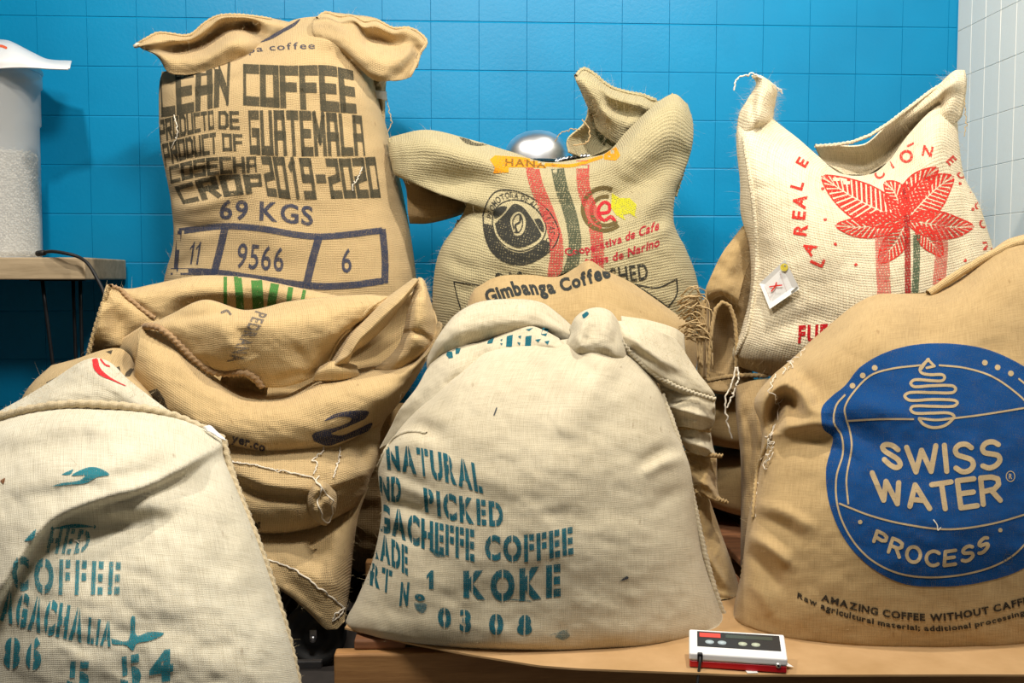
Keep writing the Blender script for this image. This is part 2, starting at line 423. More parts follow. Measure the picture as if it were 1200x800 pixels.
def press(art, B, m, parent, name='printed_lettering', cut=4.5, off=.0012, jump=.02, **k):
    """lay the artwork on the cloth"""
    bm = art.bm
    if not bm.verts: return None
    xs = [v.co.x for v in bm.verts]; ys = [v.co.y for v in bm.verts]
    for a, lo, hi in ((0, min(xs), max(xs)), (1, min(ys), max(ys))):
        k_ = int(math.floor(lo/cut))+1
        while k_*cut < hi:
            co = [0, 0, 0]; no = [0, 0, 0]; co[a] = k_*cut+.013; no[a] = 1
            bmesh.ops.bisect_plane(bm, geom=bm.verts[:]+bm.edges[:]+bm.faces[:], dist=1e-5, plane_co=co, plane_no=no); k_ += 1
    bm.verts.index_update()
    H = [cast(B, v.co.x, v.co.y) for v in bm.verts]
    V = np.zeros((len(H), 3)); U = np.zeros((len(H), 2)); ok = np.zeros(len(H), bool)
    for i, h in enumerate(H):
        if h is not None: V[i] = h[0]-h[2]*off+h[1]*off*.3; U[i] = h[3]; ok[i] = True
    Fc = []
    for f in bm.faces:
        ix = [v.index for v in f.verts]
        if not all(ok[i] for i in ix): continue
        q = V[ix]
        if np.abs(q[:, 1].max()-q[:, 1].min()) > jump: continue
        Fc.append(tuple(ix))
    bm.free()
    if not Fc: return None
    me = mesh_np(name, V, Fc, U, smooth=False)
    b2 = bmesh.new(); b2.from_mesh(me); bmesh.ops.delete(b2, geom=[v for v in b2.verts if not v.link_faces], context='VERTS')
    bmesh.ops.recalc_face_normals(b2, faces=b2.faces[:]); b2.to_mesh(me); b2.free()
    return link(name, me, m, parent, **k)

# ---------------------------------------------------------------- tubes, stitches, fibres
def tube_vf(Pt, r, ns=6, closed=False):
    Pt = np.asarray(Pt, float); n = len(Pt); r = np.broadcast_to(np.asarray(r, float), (n,))
    T = np.gradient(Pt, axis=0); T /= np.linalg.norm(T, axis=1, keepdims=True)+1e-12
    up = np.array([0, 0, 1.]); up = up if abs(T[0] @ up) < .9 else np.array([1., 0, 0])
    V = []
    nprev = None
    for i in range(n):
        a = np.cross(T[i], up) if nprev is None else nprev-T[i]*(nprev @ T[i])
        a /= np.linalg.norm(a)+1e-12; nprev = a; b = np.cross(T[i], a)
        A = np.linspace(0, 2*math.pi, ns+1)[:-1]
        V.append(Pt[i]+r[i]*(np.cos(A)[:, None]*a+np.sin(A)[:, None]*b))
    V = np.concatenate(V); Fc = grid_faces(n, ns, 0, True).tolist()
    Fc += [tuple(range(ns)), tuple(range((n-1)*ns, n*ns))[::-1]]
    return V, Fc
class MB:
    def __init__(s): s.V = []; s.F = []; s.n = 0
    def add(s, V, Fc): s.V.append(np.asarray(V, float)); s.F += [tuple(i+s.n for i in f) for f in Fc]; s.n += len(V); return s
    def tube(s, Pt, r, ns=6): return s.add(*tube_vf(Pt, r, ns))
    def box(s, lo, hi, bev=0):
        bm = bmesh.new(); bmesh.ops.create_cube(bm, size=1)
        lo, hi = np.array(lo, float), np.array(hi, float)
        for v in bm.verts: v.co = Vector((np.array(v.co)+.5)*(hi-lo)+lo)
        if bev: bmesh.ops.bevel(bm, geom=bm.edges[:], offset=bev, segments=2, affect='EDGES', profile=.5)
        bm.verts.index_update(); r = s.add([tuple(v.co) for v in bm.verts], [tuple(v.index for v in f.verts) for f in bm.faces]); bm.free(); return r
    def build(s, name, m, parent=None, smooth=True, **k):
        V = np.concatenate(s.V); me = mesh_np(name, V, s.F, V[:, [0, 2]]*1.0, smooth)
        return link(name, me, m, parent, **k)
def on_surface(B, pts, n, lift=.002, dflt=None):
    q = poly(pts, np.linspace(0, 1, n))[:, :2]; out = []
    for x, y in q:
        h = cast(B, x, y)
        if h is None:
            if dflt is None: continue
            out.append(P(x, y, dflt))
        else: out.append(h[0]+h[1]*lift)
    return np.array(out)
def smooth_pts(Q, it=3):
    Q = np.array(Q)
    for _ in range(it): Q[1:-1] = (Q[:-2]+2*Q[1:-1]+Q[2:])/4
    return Q
def rope(Q, m, parent, r=.0045, name='hem_seam', amp=.18, pitch=.012):
    """rolled, overstitched hem along points Q"""
    if len(Q) < 4: return None
    Q = smooth_pts(Q, 3); d = np.r_[0, np.cumsum(np.linalg.norm(np.diff(Q, axis=0), axis=1))]
    n = max(int(d[-1]/(pitch/5)), 10); Q = np.stack([np.interp(np.linspace(0, d[-1], n), d, Q[:, i]) for i in range(3)], -1)
    s = np.linspace(0, d[-1], n); ns = 8
    T = np.gradient(Q, axis=0); T /= np.linalg.norm(T, axis=1, keepdims=True)+1e-12
    a = np.cross(T, np.array([.1, 1, .2])); a /= np.linalg.norm(a, axis=1, keepdims=True)+1e-12; b = np.cross(T, a)
    A = np.linspace(0, 2*math.pi, ns+1)[:-1]
    rr = r*(1+amp*np.sin(2*math.pi*s[:, None]/pitch+2*A[None, :])+.12*vn(s[:, None]*90, A[None, :], 3))
    V = Q[:, None, :]+rr[..., None]*(np.cos(A)[None, :, None]*a[:, None, :]+np.sin(A)[None, :, None]*b[:, None, :])
    UV = np.stack([np.broadcast_to(s[:, None], (n, ns)), np.broadcast_to(A[None]*r, (n, ns))], -1)
    me = mesh_np(name, V.reshape(-1, 3), grid_faces(n, ns, 0, True), UV.reshape(-1, 2))
    return link(name, me, m, parent)
def stitches(Q, m, parent, step=.011, ln=.007, r=.0011, name='stitching', zig=.25):
    Q = smooth_pts(Q, 2); d = np.r_[0, np.cumsum(np.linalg.norm(np.diff(Q, axis=0), axis=1))]
    f = lambda s: np.array([np.interp(s, d, Q[:, i]) for i in range(3)])
    mb = MB(); s = .003; k = 0
    while s+ln < d[-1]:
        a, b = f(s), f(s+ln); o = np.array([0, 0, 1])*zig*r*3*(1 if k % 2 else -1)
        mid = (a+b)/2+np.array([0, -1, .3])*r*1.2
        mb.tube([a+o, mid, b-o], [r*.6, r, r*.6], 4); s += step*random.uniform(.85, 1.15); k += 1
    if mb.V: return mb.build(name, m, parent, kind='stuff')
def twine(pts3, m, parent, r=.0009, name='loose_string', kink=.002, seed=1, n=60, sort='loose_string'):
    if len(pts3) < 2: return None
    Q = poly3(pts3, n); rs = np.random.RandomState(seed); w_ = smooth_pts(rs.randn(n, 3)*kink*2, 2); Q = Q+w_*np.sin(np.linspace(0, math.pi, n))[:, None]
    return MB().tube(Q, r, 5).build(name, m, parent)
def poly3(pts, n):
    K = np.asarray(pts, float); d = np.r_[0, np.cumsum(np.linalg.norm(np.diff(K, axis=0), axis=1))]
    return cr_eval(K, d/d[-1], np.linspace(0, 1, n))
def fibres(surfs, m, parent, n=500, L=(.006, .02), rim=.75, seed=0, r=.00018, name='loose_fibres'):
    rs = np.random.RandomState(seed); V = []; Fc = []; c = 0
    for S in (surfs if isinstance(surfs, list) else [surfs]):
        G = S.G; gu = np.gradient(G, axis=1); gv = np.gradient(G, axis=0); N = np.cross(gv, gu); N /= np.linalg.norm(N, axis=2, keepdims=True)+1e-12
        vd = CAM-G; vd /= np.linalg.norm(vd, axis=2, keepdims=True); N *= np.sign((N*vd).sum(-1, keepdims=True))
        f = (1-np.abs((N*vd).sum(-1)))**2*rim+(1-rim)*.12
        pr = (f/f.sum()).ravel(); idx = rs.choice(len(pr), n, p=pr)
        g = G.reshape(-1, 3)[idx]; nn = N.reshape(-1, 3)[idx]; v = vd.reshape(-1, 3)[idx]
        dr = nn*.8+rs.randn(n, 3)*.55; dr /= np.linalg.norm(dr, axis=1, keepdims=True); ln = rs.uniform(L[0], L[1], n)**1.0
        bend = rs.randn(n, 3)*.5; side = np.cross(dr, v); side /= np.linalg.norm(side, axis=1, keepdims=True)+1e-9
        for i in range(n):
            pts = [g[i]+dr[i]*ln[i]*t+bend[i]*ln[i]*t*t for t in (0, .35, .7, 1)]
            for k, q in enumerate(pts): V += [q-side[i]*r*(1-k*.25), q+side[i]*r*(1-k*.25)]
            Fc += [(c, c+1, c+3, c+2), (c+2, c+3, c+5, c+4), (c+4, c+5, c+7, c+6)]; c += 8
    me = mesh_np(name, np.array(V), np.array(Fc), smooth=False)
    return link(name, me, m, parent, kind='stuff')
def boxo(name, lo, hi, m, parent=None, bev=.002, **k): return MB().box(lo, hi, bev).build(name, m, parent, smooth=False, **k)

# ================================================================= THE SETTING
WY = 3.2; TP = 0.1519                       # back wall plane, tile pitch
M_blue = mat('blue_wall_paint', (.0, .245, .51), .40, spec=.3); t = NT(M_blue)
tc = t.n('ShaderNodeTexCoord').outputs['Object']
gp = t.n('ShaderNodeNewGeometry').outputs['Position']
bp = t.n('ShaderNodeBump'); bp.inputs['Strength'].default_value = .25; bp.inputs['Distance'].default_value = .002
t.l(t.noise(gp, 90, 4, .6), bp.inputs['Height']); t.l(bp.outputs[0], t.b.inputs['Normal'])
t.l(t.ramp(t.noise(gp, 2.2, 3, .6), [(.3, (.0, .215, .44)), (.7, (.0, .26, .52))]), t.b.inputs['Base Color'])
M_white = mat('white_wall_paint', (.80, .79, .73), .42, spec=.4); t = NT(M_white)
gp = t.n('ShaderNodeNewGeometry').outputs['Position']
bp = t.n('ShaderNodeBump'); bp.inputs['Strength'].default_value = .2; bp.inputs['Distance'].default_value = .002
t.l(t.noise(gp, 90, 4, .6), bp.inputs['Height']); t.l(bp.outputs[0], t.b.inputs['Normal'])
M_floor = mat('dark_floor', (.05, .045, .04), .6); t = NT(M_floor)
t.l(t.ramp(t.noise(t.n('ShaderNodeNewGeometry').outputs['Position'], 6, 5, .7), [(.3, (.025, .022, .02)), (.7, (.06, .05, .045))]), t.b.inputs['Base Color'])
cornerX = float(P(1121, 60, WY)[0])
fl = boxo('floor', (-2.6, -0.4, -.05), (cornerX+.15, WY+.15, 0), M_floor, kind='structure', bev=0)
wb = boxo('wall_back', (-2.6, WY+.005, 0), (cornerX+.15, WY+.15, 2.75), M_blue, kind='structure', bev=0)
wr_ = boxo('wall_right', (cornerX+.005, -.4, 0), (cornerX+.15, WY+.005, 2.75), M_white, kind='structure', bev=0)
def tile_mesh(w_, h_, gx=.0, gz=.0, bx=.0008, bz=.0012, bt=.0046, th=.0022):
    x0, x1, z0, z1 = gx, w_-gx, gz*.4, h_-gz*.4
    V = [(x0, 0, z0), (x1, 0, z0), (x1, 0, z1), (x0, 0, z1), (x0+bx, -th, z0+bz), (x1-bx, -th, z0+bz), (x1-bx, -th, z1-bt), (x0+bx, -th, z1-bt)]
    Fc = [(4, 5, 6, 7), (0, 1, 5, 4), (1, 2, 6, 5), (2, 3, 7, 6), (3, 0, 4, 7)]
    me = mesh_np('tile', np.array(V), np.array(Fc), smooth=False); return me
z_line = float(P(600, 82.5, WY)[2]); x_line = float(P(505, 82, WY)[0])
k0 = math.ceil((-2.5-x_line)/TP); k1 = int((cornerX-x_line)/TP)
tm = tile_mesh(TP, TP); tm.materials.append(M_blue)
cutw = cornerX-(x_line+k1*TP)
tmc = tile_mesh(cutw, TP); tmc.materials.append(M_blue)
near, far = [], []
rs = random.Random(4)
for k in range(k0, k1+1):
    for r in range(-10, 9):
        x, z = x_line+k*TP, z_line-(r+1)*TP+TP
        x, z = x_line+k*TP, z_line-r*TP-TP
        if z < 0 or z > 2.6: continue
        (near if (-2 <= r <= 6 and x > -1.85) else far).append((x, z, k == k1))
for x, z, c in near:
    o = bpy.data.objects.new('tile', tmc if c else tm); C.objects.link(o); o.parent = wb
    o.location = (x, WY+.005-rs.uniform(0, .0004), z); o.rotation_euler = (rs.uniform(-.0012, .0012), 0, rs.uniform(-.001, .001))
mb = MB()
Vt = np.array([v.co[:] for v in tm.vertices]); Ft = [tuple(p.vertices) for p in tm.polygons]
for x, z, c in far:
    if not c: mb.add(Vt+np.array([x, WY+.005, z]), Ft)
mb.build('tile', M_blue, wb, smooth=False, kind='stuff')
# right wall: narrower cut columns
TW = .086; tr_ = tile_mesh(TW, TP, gx=.0001, gz=.0002, bx=.0014, bz=.0005, bt=.003); tr_.materials.append(M_white)
far = MB(); Vt = np.array([v.co[:] for v in tr_.vertices])
Ft = [tuple(p.vertices) for p in tr_.polygons]
for k in range(0, 26):
    for r in range(-7, 12):
        z = z_line-r*TP-TP-.012
        if z < 0 or z > 2.6: continue
        y = WY-(k+1)*TW
        if k < 11 and -3 <= r <= 5:
            o = bpy.data.objects.new('tile', tr_); C.objects.link(o); o.parent = wr_
            o.rotation_euler = (rs.uniform(-.002, .002), 0, -math.pi/2+rs.uniform(-.001, .001)); o.location = (cornerX+.005, y+TW, z)
        else:
            W = Vt.copy(); far.add(np.stack([cornerX+.005+W[:, 1], y+TW-W[:, 0], z+W[:, 2]], -1), Ft)
far.build('tile', M_white, wr_, smooth=False, kind='stuff')

# ================================================================= MATERIALS FOR THINGS
def wood(name, a, b, scale=(1, 14, 14), rough=.6):
    m = mat(name, a, rough); t = NT(m); tc = t.n('ShaderNodeTexCoord').outputs['Object']
    n = t.noise(tc, 3.2, 6, .65, scale); n2 = t.noise(tc, 25, 3, .6, scale)
    k = t.m('ADD', t.m('MULTIPLY', n, .75), t.m('MULTIPLY', n2, .25))
    t.l(t.ramp(k, [(.35, b), (.62, a)]), t.b.inputs['Base Color'])
    bp = t.n('ShaderNodeBump'); bp.inputs['Strength'].default_value = .3; bp.inputs['Distance'].default_value = .002
    t.l(k, bp.inputs['Height']); t.l(bp.outputs[0], t.b.inputs['Normal']); return m
M_table = wood('pale_table_wood', (.56, .43, .27), (.36, .27, .16))
M_pallet = wood('pallet_pine', (.42, .22, .08), (.24, .11, .035))
M_block = wood('pallet_block_wood', (.28, .12, .05), (.14, .06, .03))
M_card = mat('cardboard', (.46, .29, .14), .85, spec=.15); t = NT(M_card)
t.l(t.ramp(t.noise(t.n('ShaderNodeTexCoord').outputs['Object'], 9, 5, .6), [(.3, (.40, .245, .11)), (.7, (.50, .32, .16))]), t.b.inputs['Base Color'])
M_black = mat('black_metal', (.012, .012, .014), .4, .3)
M_rubber = mat('black_rubber', (.012, .012, .012), .6)
M_steel = mat('brushed_steel', (.78, .80, .83), .36, 1)
M_twine = mat('white_twine', (.75, .68, .56), .9)
M_jtwine = mat('jute_twine', (.50, .36, .18), .9)
M_fib = mat('jute_fibre', (.62, .50, .30), .9)
M_tagw = mat('white_tag', (.8, .8, .78), .5)
M_plw = mat('white_plastic', (.80, .80, .80), .35)
M_red = mat('red_plastic', (.50, .006, .012), .3)

# ---------------------------------------------------------------- table with hairpin leg
tx = float(P(99, 301, 2.84)[0]); tz = float(P(99, 301.5, 2.84)[2]); tb = float(P(99, 327.5, 2.84)[2])
T = empty('side_table', (-1.9, 3.0, 0), 'pale wood slab table with black hairpin legs against the blue wall', 'table')
boxo('table_top', (-2.5, 2.84, tb), (tx, 3.185, tz), M_table, T, bev=.004)
mb = MB(); ax = [float(P(px, 330, 2.88)[0]) for px in (46, 68, 83)]
for (xa, ya), (xb, yb) in (((ax[0], 2.90), (ax[0]+.035, 2.9)), ((ax[1], 2.93), (ax[1]+.012, 2.94)), ((ax[2], 3.0), (ax[2], 2.96))):
    pass
def hairpin(xc, yc):
    mb = MB()
    x0, x1, x2 = xc
    f = (x1, yc+.02, .012)
    mb.tube(poly3([(x0, yc, tb), (x0+.03, yc+.01, .45), (f[0]-.008, f[1], f[2]), ], 12), .0055, 8)
    mb.tube(poly3([(x2, yc+.05, tb), (x2, yc+.04, .45), (f[0]+.008, f[1], f[2])], 12), .0055, 8)
    mb.tube(poly3([(x1, yc+.09, tb), (x1+.008, yc+.07, .45), (f[0], f[1]+.01, f[2])], 12), .0055, 8)
    mb.box((x0-.03, yc-.015, tb-.004), (x2+.02, yc+.11, tb))
    return mb
hairpin(ax, 2.90).build('hairpin_leg', M_black, T)
hairpin([a-1.15 for a in ax], 2.90).build('hairpin_leg', M_black, T)
# cable on table
ce = P(124, 345, 2.60)
cab = [P(46, 297, 2.86), P(60, 294.5, 2.83), P(78, 297, 2.815), P(92, 301, 2.815), P(103, 309, 2.80), P(113, 325, 2.79), P(122, 345, 2.78), P(126, 380, 2.77), P(124, 430, 2.78)]
cb = empty('power_cable', cab[0], 'thin black cable lying over the corner of the wooden table', 'cable')
MB().tube(poly3(cab, 70), .0048, 8).build('cable_cord', M_rubber, cb)
MB().tube([P(44, 297, 2.86), P(52, 296, 2.845)], .008, 8).build('cable_plug', M_rubber, cb)

# ---------------------------------------------------------------- bean container
CR = .145; cyc = 3.03; cxc = float(P(48, 200, cyc)[0])-CR/math.cos(.40); cx1 = cxc+CR; cx0 = cxc-CR; cy0, cy1 = cyc-CR, cyc+CR; cz0 = tz+.001; cz1 = float(P(48, 90, 2.98)[2])
CT = empty('bean_container', ((cx0+cx1)/2, 3.0, tz), 'translucent plastic food container half full of pale green coffee beans', 'container')
M_pc = bpy.data.materials.new('frosted_plastic'); M_pc.use_nodes = True; t = NT(M_pc)
t.b.inputs['Base Color'].default_value = (.82, .84, .84, 1); t.b.inputs['Roughness'].default_value = .3
tr = t.n('ShaderNodeBsdfTransparent'); tr.inputs[0].default_value = (.95, .96, .96, 1); mx = t.n('ShaderNodeMixShader'); mx.inputs[0].default_value = .5
t.l(tr.outputs[0], mx.inputs[1]); t.l(t.b.outputs[0], mx.inputs[2]); t.l(mx.outputs[0], t.out.inputs[0])
def rrect(x0, x1, y0, y1, r, n=6):
    out = []
    for cx, cy, a0 in ((x1-r, y0+r, -90), (x1-r, y1-r, 0), (x0+r, y1-r, 90), (x0+r, y0+r, 180)):
        for i in range(n+1):
            a = math.radians(a0+90*i/n); out.append((cx+r*math.cos(a), cy+r*math.sin(a)))
    return np.array(out)
def rloft(levels, r=.03, thick=None):
    V = []; 
    for z, g in levels: 
        A_ = np.linspace(0, 2*math.pi, 65)[:-1]; q = np.stack([cxc+(CR+g)*np.cos(A_), cyc+(CR+g)*np.sin(A_)], -1); V.append(np.c_[q, np.full(len(q), z)])
    n = len(V[0]); Fc = grid_faces(len(V), n, 0, True).tolist(); return np.concatenate(V), Fc, n
zr = lambda py: float(P(48, py, cyc-.05)[2])
lv = [(cz0, -.008), (cz0+.006, -.002), (cz0+.02, 0), (zr(144), .001), (zr(141), .006), (zr(98), .006), (zr(96), .012), (zr(82), .012), (zr(80), .008)]
V, Fc, n = rloft(lv); Fc.append(tuple(range(n))[::-1]); mb = MB(); mb.add(V, Fc); mb.build('tub', M_pc, CT)
mb = MB()
for zz, a, b in ((zr(90), 0, 26),): pass
ring = lambda a0, a1, z, R_: [(cxc+R_*math.cos(q), cyc+R_*math.sin(q), z) for q in np.linspace(a0, a1, 14)]
mb.tube(ring(-2.1, -1.02, zr(88), CR+.009), .003, 6)
q_ = -1.02; mb.tube([(cxc+(CR+.009)*math.cos(q_), cyc+(CR+.009)*math.sin(q_), zr(y_)) for y_ in (88, 110, 140)], .003, 6)
mb.build('moulded_rib', M_pc, CT)
V, Fc, n = rloft([(zr(81), .012), (zr(79), .016), (zr(76), .014)], .03); Fc.append(tuple(range((len(V)//n-1)*n, len(V)))); Fc.append(tuple(range(n))[::-1])
MB().add(V, Fc).build('rim', M_pc, CT)
# graduated heap of beans: a thick layer of single beans behind the plastic
M_bean = mat('green_coffee_bean', (.56, .52, .42), .7); t = NT(M_bean)
oi = t.n('ShaderNodeNewGeometry').outputs['Random Per Island']
t.l(t.ramp(oi, [(0, (.46, .42, .34)), (.5, (.68, .64, .56)), (1, (.84, .80, .72))]), t.b.inputs['Base Color'])
bm = bmesh.new(); bmesh.ops.create_icosphere(bm, subdivisions=1, radius=1); ico = np.array([v.co[:] for v in bm.verts]); icf = [tuple(v.index for v in f.verts) for f in bm.faces]; bm.free()
mb = MB(); rr = np.random.RandomState(5); bz1 = zr(178)
def bean(p):
    R = np.array(Matrix.Rotation(rr.rand()*6.28, 3, Vector(rr.randn(3)).normalized())); mb.add((ico*np.array([.0052, .0037, .0028])) @ R.T+p, icf)
z = cz0+.008
while z < bz1:
    for q in np.arange(-1.9, .45, .056): q += rr.randn()*.01; R_ = CR-.008-rr.rand()*.005; bean((cxc+R_*math.cos(q), cyc+R_*math.sin(q), z+rr.randn()*.0015))
    z += .0065
for x in np.arange(cx0+.012, cx1-.01, .0085):
    for y in np.arange(cy0+.014, cy1-.01, .0085):
        if math.hypot(x-cxc, y-cyc) < CR-.01: bean((x, y, bz1+rr.randn()*.003))
bo = mb.build('coffee_beans', M_bean, None, kind='stuff'); tag(bo, 'pale unroasted coffee beans filling the lower half of the plastic tub', 'beans')
V, Fc, n = rloft([(cz0+.006, -.014), (bz1-.003, -.014)]); Fc += [tuple(range(n))[::-1], tuple(range(n, 2*n))]; MB().add(V, Fc).build('bean_bulk', M_bean, bo, smooth=False)
# lid: a creased white plastic lid lying askew
LID = patch('container_lid', [
    [(-90, 62, -22), (-40, 44, -22), (0, 46, -20), (12, 48, -18), (40, 62, -16), (56, 69, -14), (84, 71, -12)],
    [(-90, 70, -8), (-40, 50, -8), (0, 50, -8), (14, 52, -7), (42, 66, -5), (58, 72, -4), (83, 74, -5)],
    [(-90, 80, 4), (-40, 74, 4), (0, 68, 4), (16, 68, 3.5), (40, 74, 3), (56, 76, 1), (82, 79, 0)],
    [(-90, 86, 5), (-40, 84, 5), (0, 80, 5), (16, 79, 4.6), (40, 79, 4), (54, 80, 2), (80, 81, .5)]], 2.93, M_plw, CT, thick=.004, wr=(0, 1, 1, 0))
M_orange = mat('orange_marker', (.8, .12, .03), .6)
a = Art(); a.ribbon([(-14, 55), (-4, 54), (2, 54), (7, 56)], 3)
press(a, bvh_of([LID]), M_orange, CT, 'marker_scrawl', jump=.2)
# writing on the lid is cut by the frame edge; only its orange end shows

# ---------------------------------------------------------------- pallet, cardboard, trolley
zt = .165
def zp(px, py, z): return PZ(px, py, z)
zc = float(P(600, 765, 1.76)[2]); zc = .166
PL = empty('wooden_pallet', (.75, 2.1, 0), 'pine pallet under the cardboard sheet in the foreground', 'pallet')
yb = float(PZ(391, 767, zc-.022)[1]); xb = float(PZ(391, 767, zc-.022)[0])
zb = zc-.022
boxo('stringer', (xb, yb, .02), (1.5, yb+.035, zb), M_pallet, PL, bev=.004)
boxo('stringer', (xb, yb+.6, .02), (1.5, yb+.635, zb), M_pallet, PL, bev=.003)
boxo('stringer', (xb, 2.99, .02), (1.5, 3.03, zb), M_pallet, PL, bev=.003)
x = xb+.035
k = 0
while x < 1.45:
    boxo('deck_board', (x, yb+.02+.004*(k % 2), zb+.0005), (x+.095, 3.05, zc-.003), M_block, PL, bev=.004); x += .135 if k else .19; k += 1
for y in (yb+.03, yb+.6, 2.95): boxo('bottom_board', (xb, y, 0), (1.5, y+.08, .0195), M_pallet, PL, bev=.003)
# cardboard
edge = [(404, 736), (480, 754), (555, 768), (630, 780), (680, 784), (780, 788), (860, 791), (960, 791), (1210, 791), (1330, 791)]
E = np.array([PZ(x, y, zc) for x, y in edge])
n = 60; E = np.array([np.interp(np.linspace(0, 1, n), np.linspace(0, 1, len(E)), E[:, i]) for i in range(3)]).T
back = E.copy(); back[:, 1] = 2.08; back[:, 0] = np.linspace(E[0, 0]+.02, E[-1, 0], n)
rows_ = [E+(back-E)*s_ for s_ in np.linspace(0, 1, 24)]
G = np.array(rows_); G[:, :, 2] = zc-.002+.0006*vn(G[:, :, 0]*8, G[:, :, 1]*8, 2)
G[0, :, 2] += -.0
top = G.reshape(-1, 3); th_ = .0035; N_ = len(top)
f1 = grid_faces(24, n); f2 = grid_faces(24, n, N_)[:, ::-1]; ring = np.r_[np.arange(n), np.arange(1, 24)*n+n-1, 23*n+np.arange(n-2, -1, -1), np.arange(22, 0, -1)*n]; r2 = np.roll(ring, -1)
me = mesh_np('cardboard_sheet', np.concatenate([top, top-[0, 0, -th_]]), np.concatenate([f1, f2, np.stack([ring, r2, r2+N_, ring+N_], -1)]), smooth=False)
cbd = link('cardboard_sheet', me, M_card, label='large brown cardboard sheet the front sacks stand on', category='cardboard')
# front lip of the flattened box, seen at the bottom edge
q0, q1 = PZ(690, 786, zc), PZ(1330, 793, zc)
# small torn paper scraps
boxo('paper_scrap', tuple(PZ(876, 789, zc+.002)), tuple(PZ(876, 789, zc+.002)+[.018, .02, .0012]), M_tagw, label='tiny white paper scrap under the scale display', category='paper', bev=0)

# trolley at left, mostly in the dark
TR = empty('trolley', (-.45, 2.1, 0), 'low black trolley with caster wheels in the dark gap', 'trolley')
boxo('deck', (-.78, 1.9, .072), (-.425, 2.75, .092), M_black, TR, bev=.004)
M_gm = mat('grey_metal', (.06, .06, .065), .4, .6)
boxo('cross_bar', (-.78, 1.885, .085), (-.27, 1.90, .10), M_gm, TR, bev=.002)
boxo('side_bar', (-.415, 1.885, .085), (-.40, 2.75, .10), M_gm, TR, bev=.002)
def wheel(x, y, R=.068):
    mb = MB(); k = R/.04; A = np.linspace(0, 2*math.pi, 33)[:-1]
    prof = [(.0, .012), (.012, .012), (.014, .006), (.026, .006), (.029, .012), (.034, .012), (.04, .007), (.04, -.007), (.034, -.012), (.029, -.012), (.026, -.006), (.014, -.006), (.012, -.012), (.0, -.012)]
    V = np.array([[(r*k*math.cos(a)+1e-5*math.cos(a), h*1.3, r*k*math.sin(a)) for a in A] for r, h in prof]).reshape(-1, 3)+[x, y, R+.001]
    mb.add(V, grid_faces(len(prof), 32, 0, True).tolist()); o = mb.build('wheel', M_rubber, TR)
    mb = MB(); mb.box((x-.008, y-.022, R), (x+.008, y-.018, .086), .001); mb.box((x-.008, y+.018, R), (x+.008, y+.022, .086), .001)
    mb.tube([(x, y-.03, R), (x, y+.03, R)], .007, 10); mb.box((x-.1, y+.018, .078), (x+.01, y+.03, .09), .001); mb.build('axle', mat('zinc', (.4, .4, .42), .3, .9), o)
for x_ in (-.318, -.72):
    for y_ in (2.12, 2.62):
        if x_ < -.5: continue
        wheel(x_, y_)
boxo('foot', (-.76, 1.95, .0), (-.72, 2.0, .0715), M_black, TR); boxo('foot', (-.76, 2.65, .0), (-.72, 2.7, .0715), M_black, TR)
# ---------------------------------------------------------------- scale display
D0 = empty('scale_display', PZ(868, 789, zc+.002), 'small white and red scale display lying on the cardboard', 'scale display')
FL, FR = PZ(808, 782, zc+.002), PZ(922, 789.5, zc+.002); BLb = PZ(816, 762, zc+.002)
ex = (FR-FL); W = np.linalg.norm(ex); ex /= W; ez = np.array([0, 0, 1.]); ey = np.cross(ez, ex)
Lk = lambda u, v, h: FL+ex*u+ey*v+ez*h
H = .036; DD = .064
def slab(u0, u1, v0, v1, h0, h1, bev, slope=0):
    bm = bmesh.new(); bmesh.ops.create_cube(bm, size=1)
    for v in bm.verts:
        a, b, c = [q+.5 for q in v.co]; hh = h0+(h1-h0)*c
        if c > .5: hh += slope*(b)
        v.co = Vector(Lk(u0+(u1-u0)*a, v0+(v1-v0)*b, hh))
    if bev: bmesh.ops.bevel(bm, geom=bm.edges[:], offset=bev, segments=3, affect='EDGES', profile=.5)
    bm.verts.index_update(); r = ([tuple(v.co) for v in bm.verts], [tuple(v.index for v in f.verts) for f in bm.faces]); bm.free(); return r
SL = .019
MB().add(*slab(0, W, 0, DD, .001, .013, .002)).build('red_base', M_red, D0, smooth=False)
MB().add(*slab(-.001, W+.001, -.001, DD+.001, .0135, .026, .003, SL)).build('white_housing', M_plw, D0, smooth=False)
topz = lambda v: .026+SL*(v+.001)/(DD+.002)+.0004
def face(u0, u1, v0, v1, lift, nm, m_):
    V = [Lk(u, v, topz(v)+lift+dz) for dz in (-.0006, 0.0005) for u, v in ((u0, v0), (u1, v0), (u1, v1), (u0, v1))]
    return MB().add(V, [(4, 5, 6, 7), (3, 2, 1, 0), (0, 1, 5, 4), (1, 2, 6, 5), (2, 3, 7, 6), (3, 0, 4, 7)]).build(nm, m_, D0, smooth=False)
M_panel = mat('dark_panel', (.035, .032, .03), .3); M_redl = mat('red_label', (.75, .07, .05), .4); M_key = mat('pale_key', (.45, .55, .6), .4); M_keyg = mat('green_key', (.5, .55, .42), .4)
face(.013, W-.008, .018, DD-.006, .0004, 'control_panel', M_panel)
face(.017, .053, DD-.022, DD-.011, .0012, 'red_display', M_redl)
face(.062, W-.02, DD-.021, DD-.012, .0010, 'lcd_window', mat('lcd', (.07, .08, .06), .2))
for i, (u, mm) in enumerate(((.034, M_key), (.055, M_key), (.09, M_keyg), (.112, M_keyg))):
    A = np.linspace(0, 2*math.pi, 13)[:-1]; V = [Lk(u+.0075*math.cos(a), .029+.0045*math.sin(a), topz(.029+.0045*math.sin(a))+dz) for dz in (0, .0022) for a in A]
    MB().add(V, [tuple(range(12, 24))]+[(j, (j+1) % 12, (j+1) % 12+12, j+12) for j in range(12)]).build('button', mm, D0)
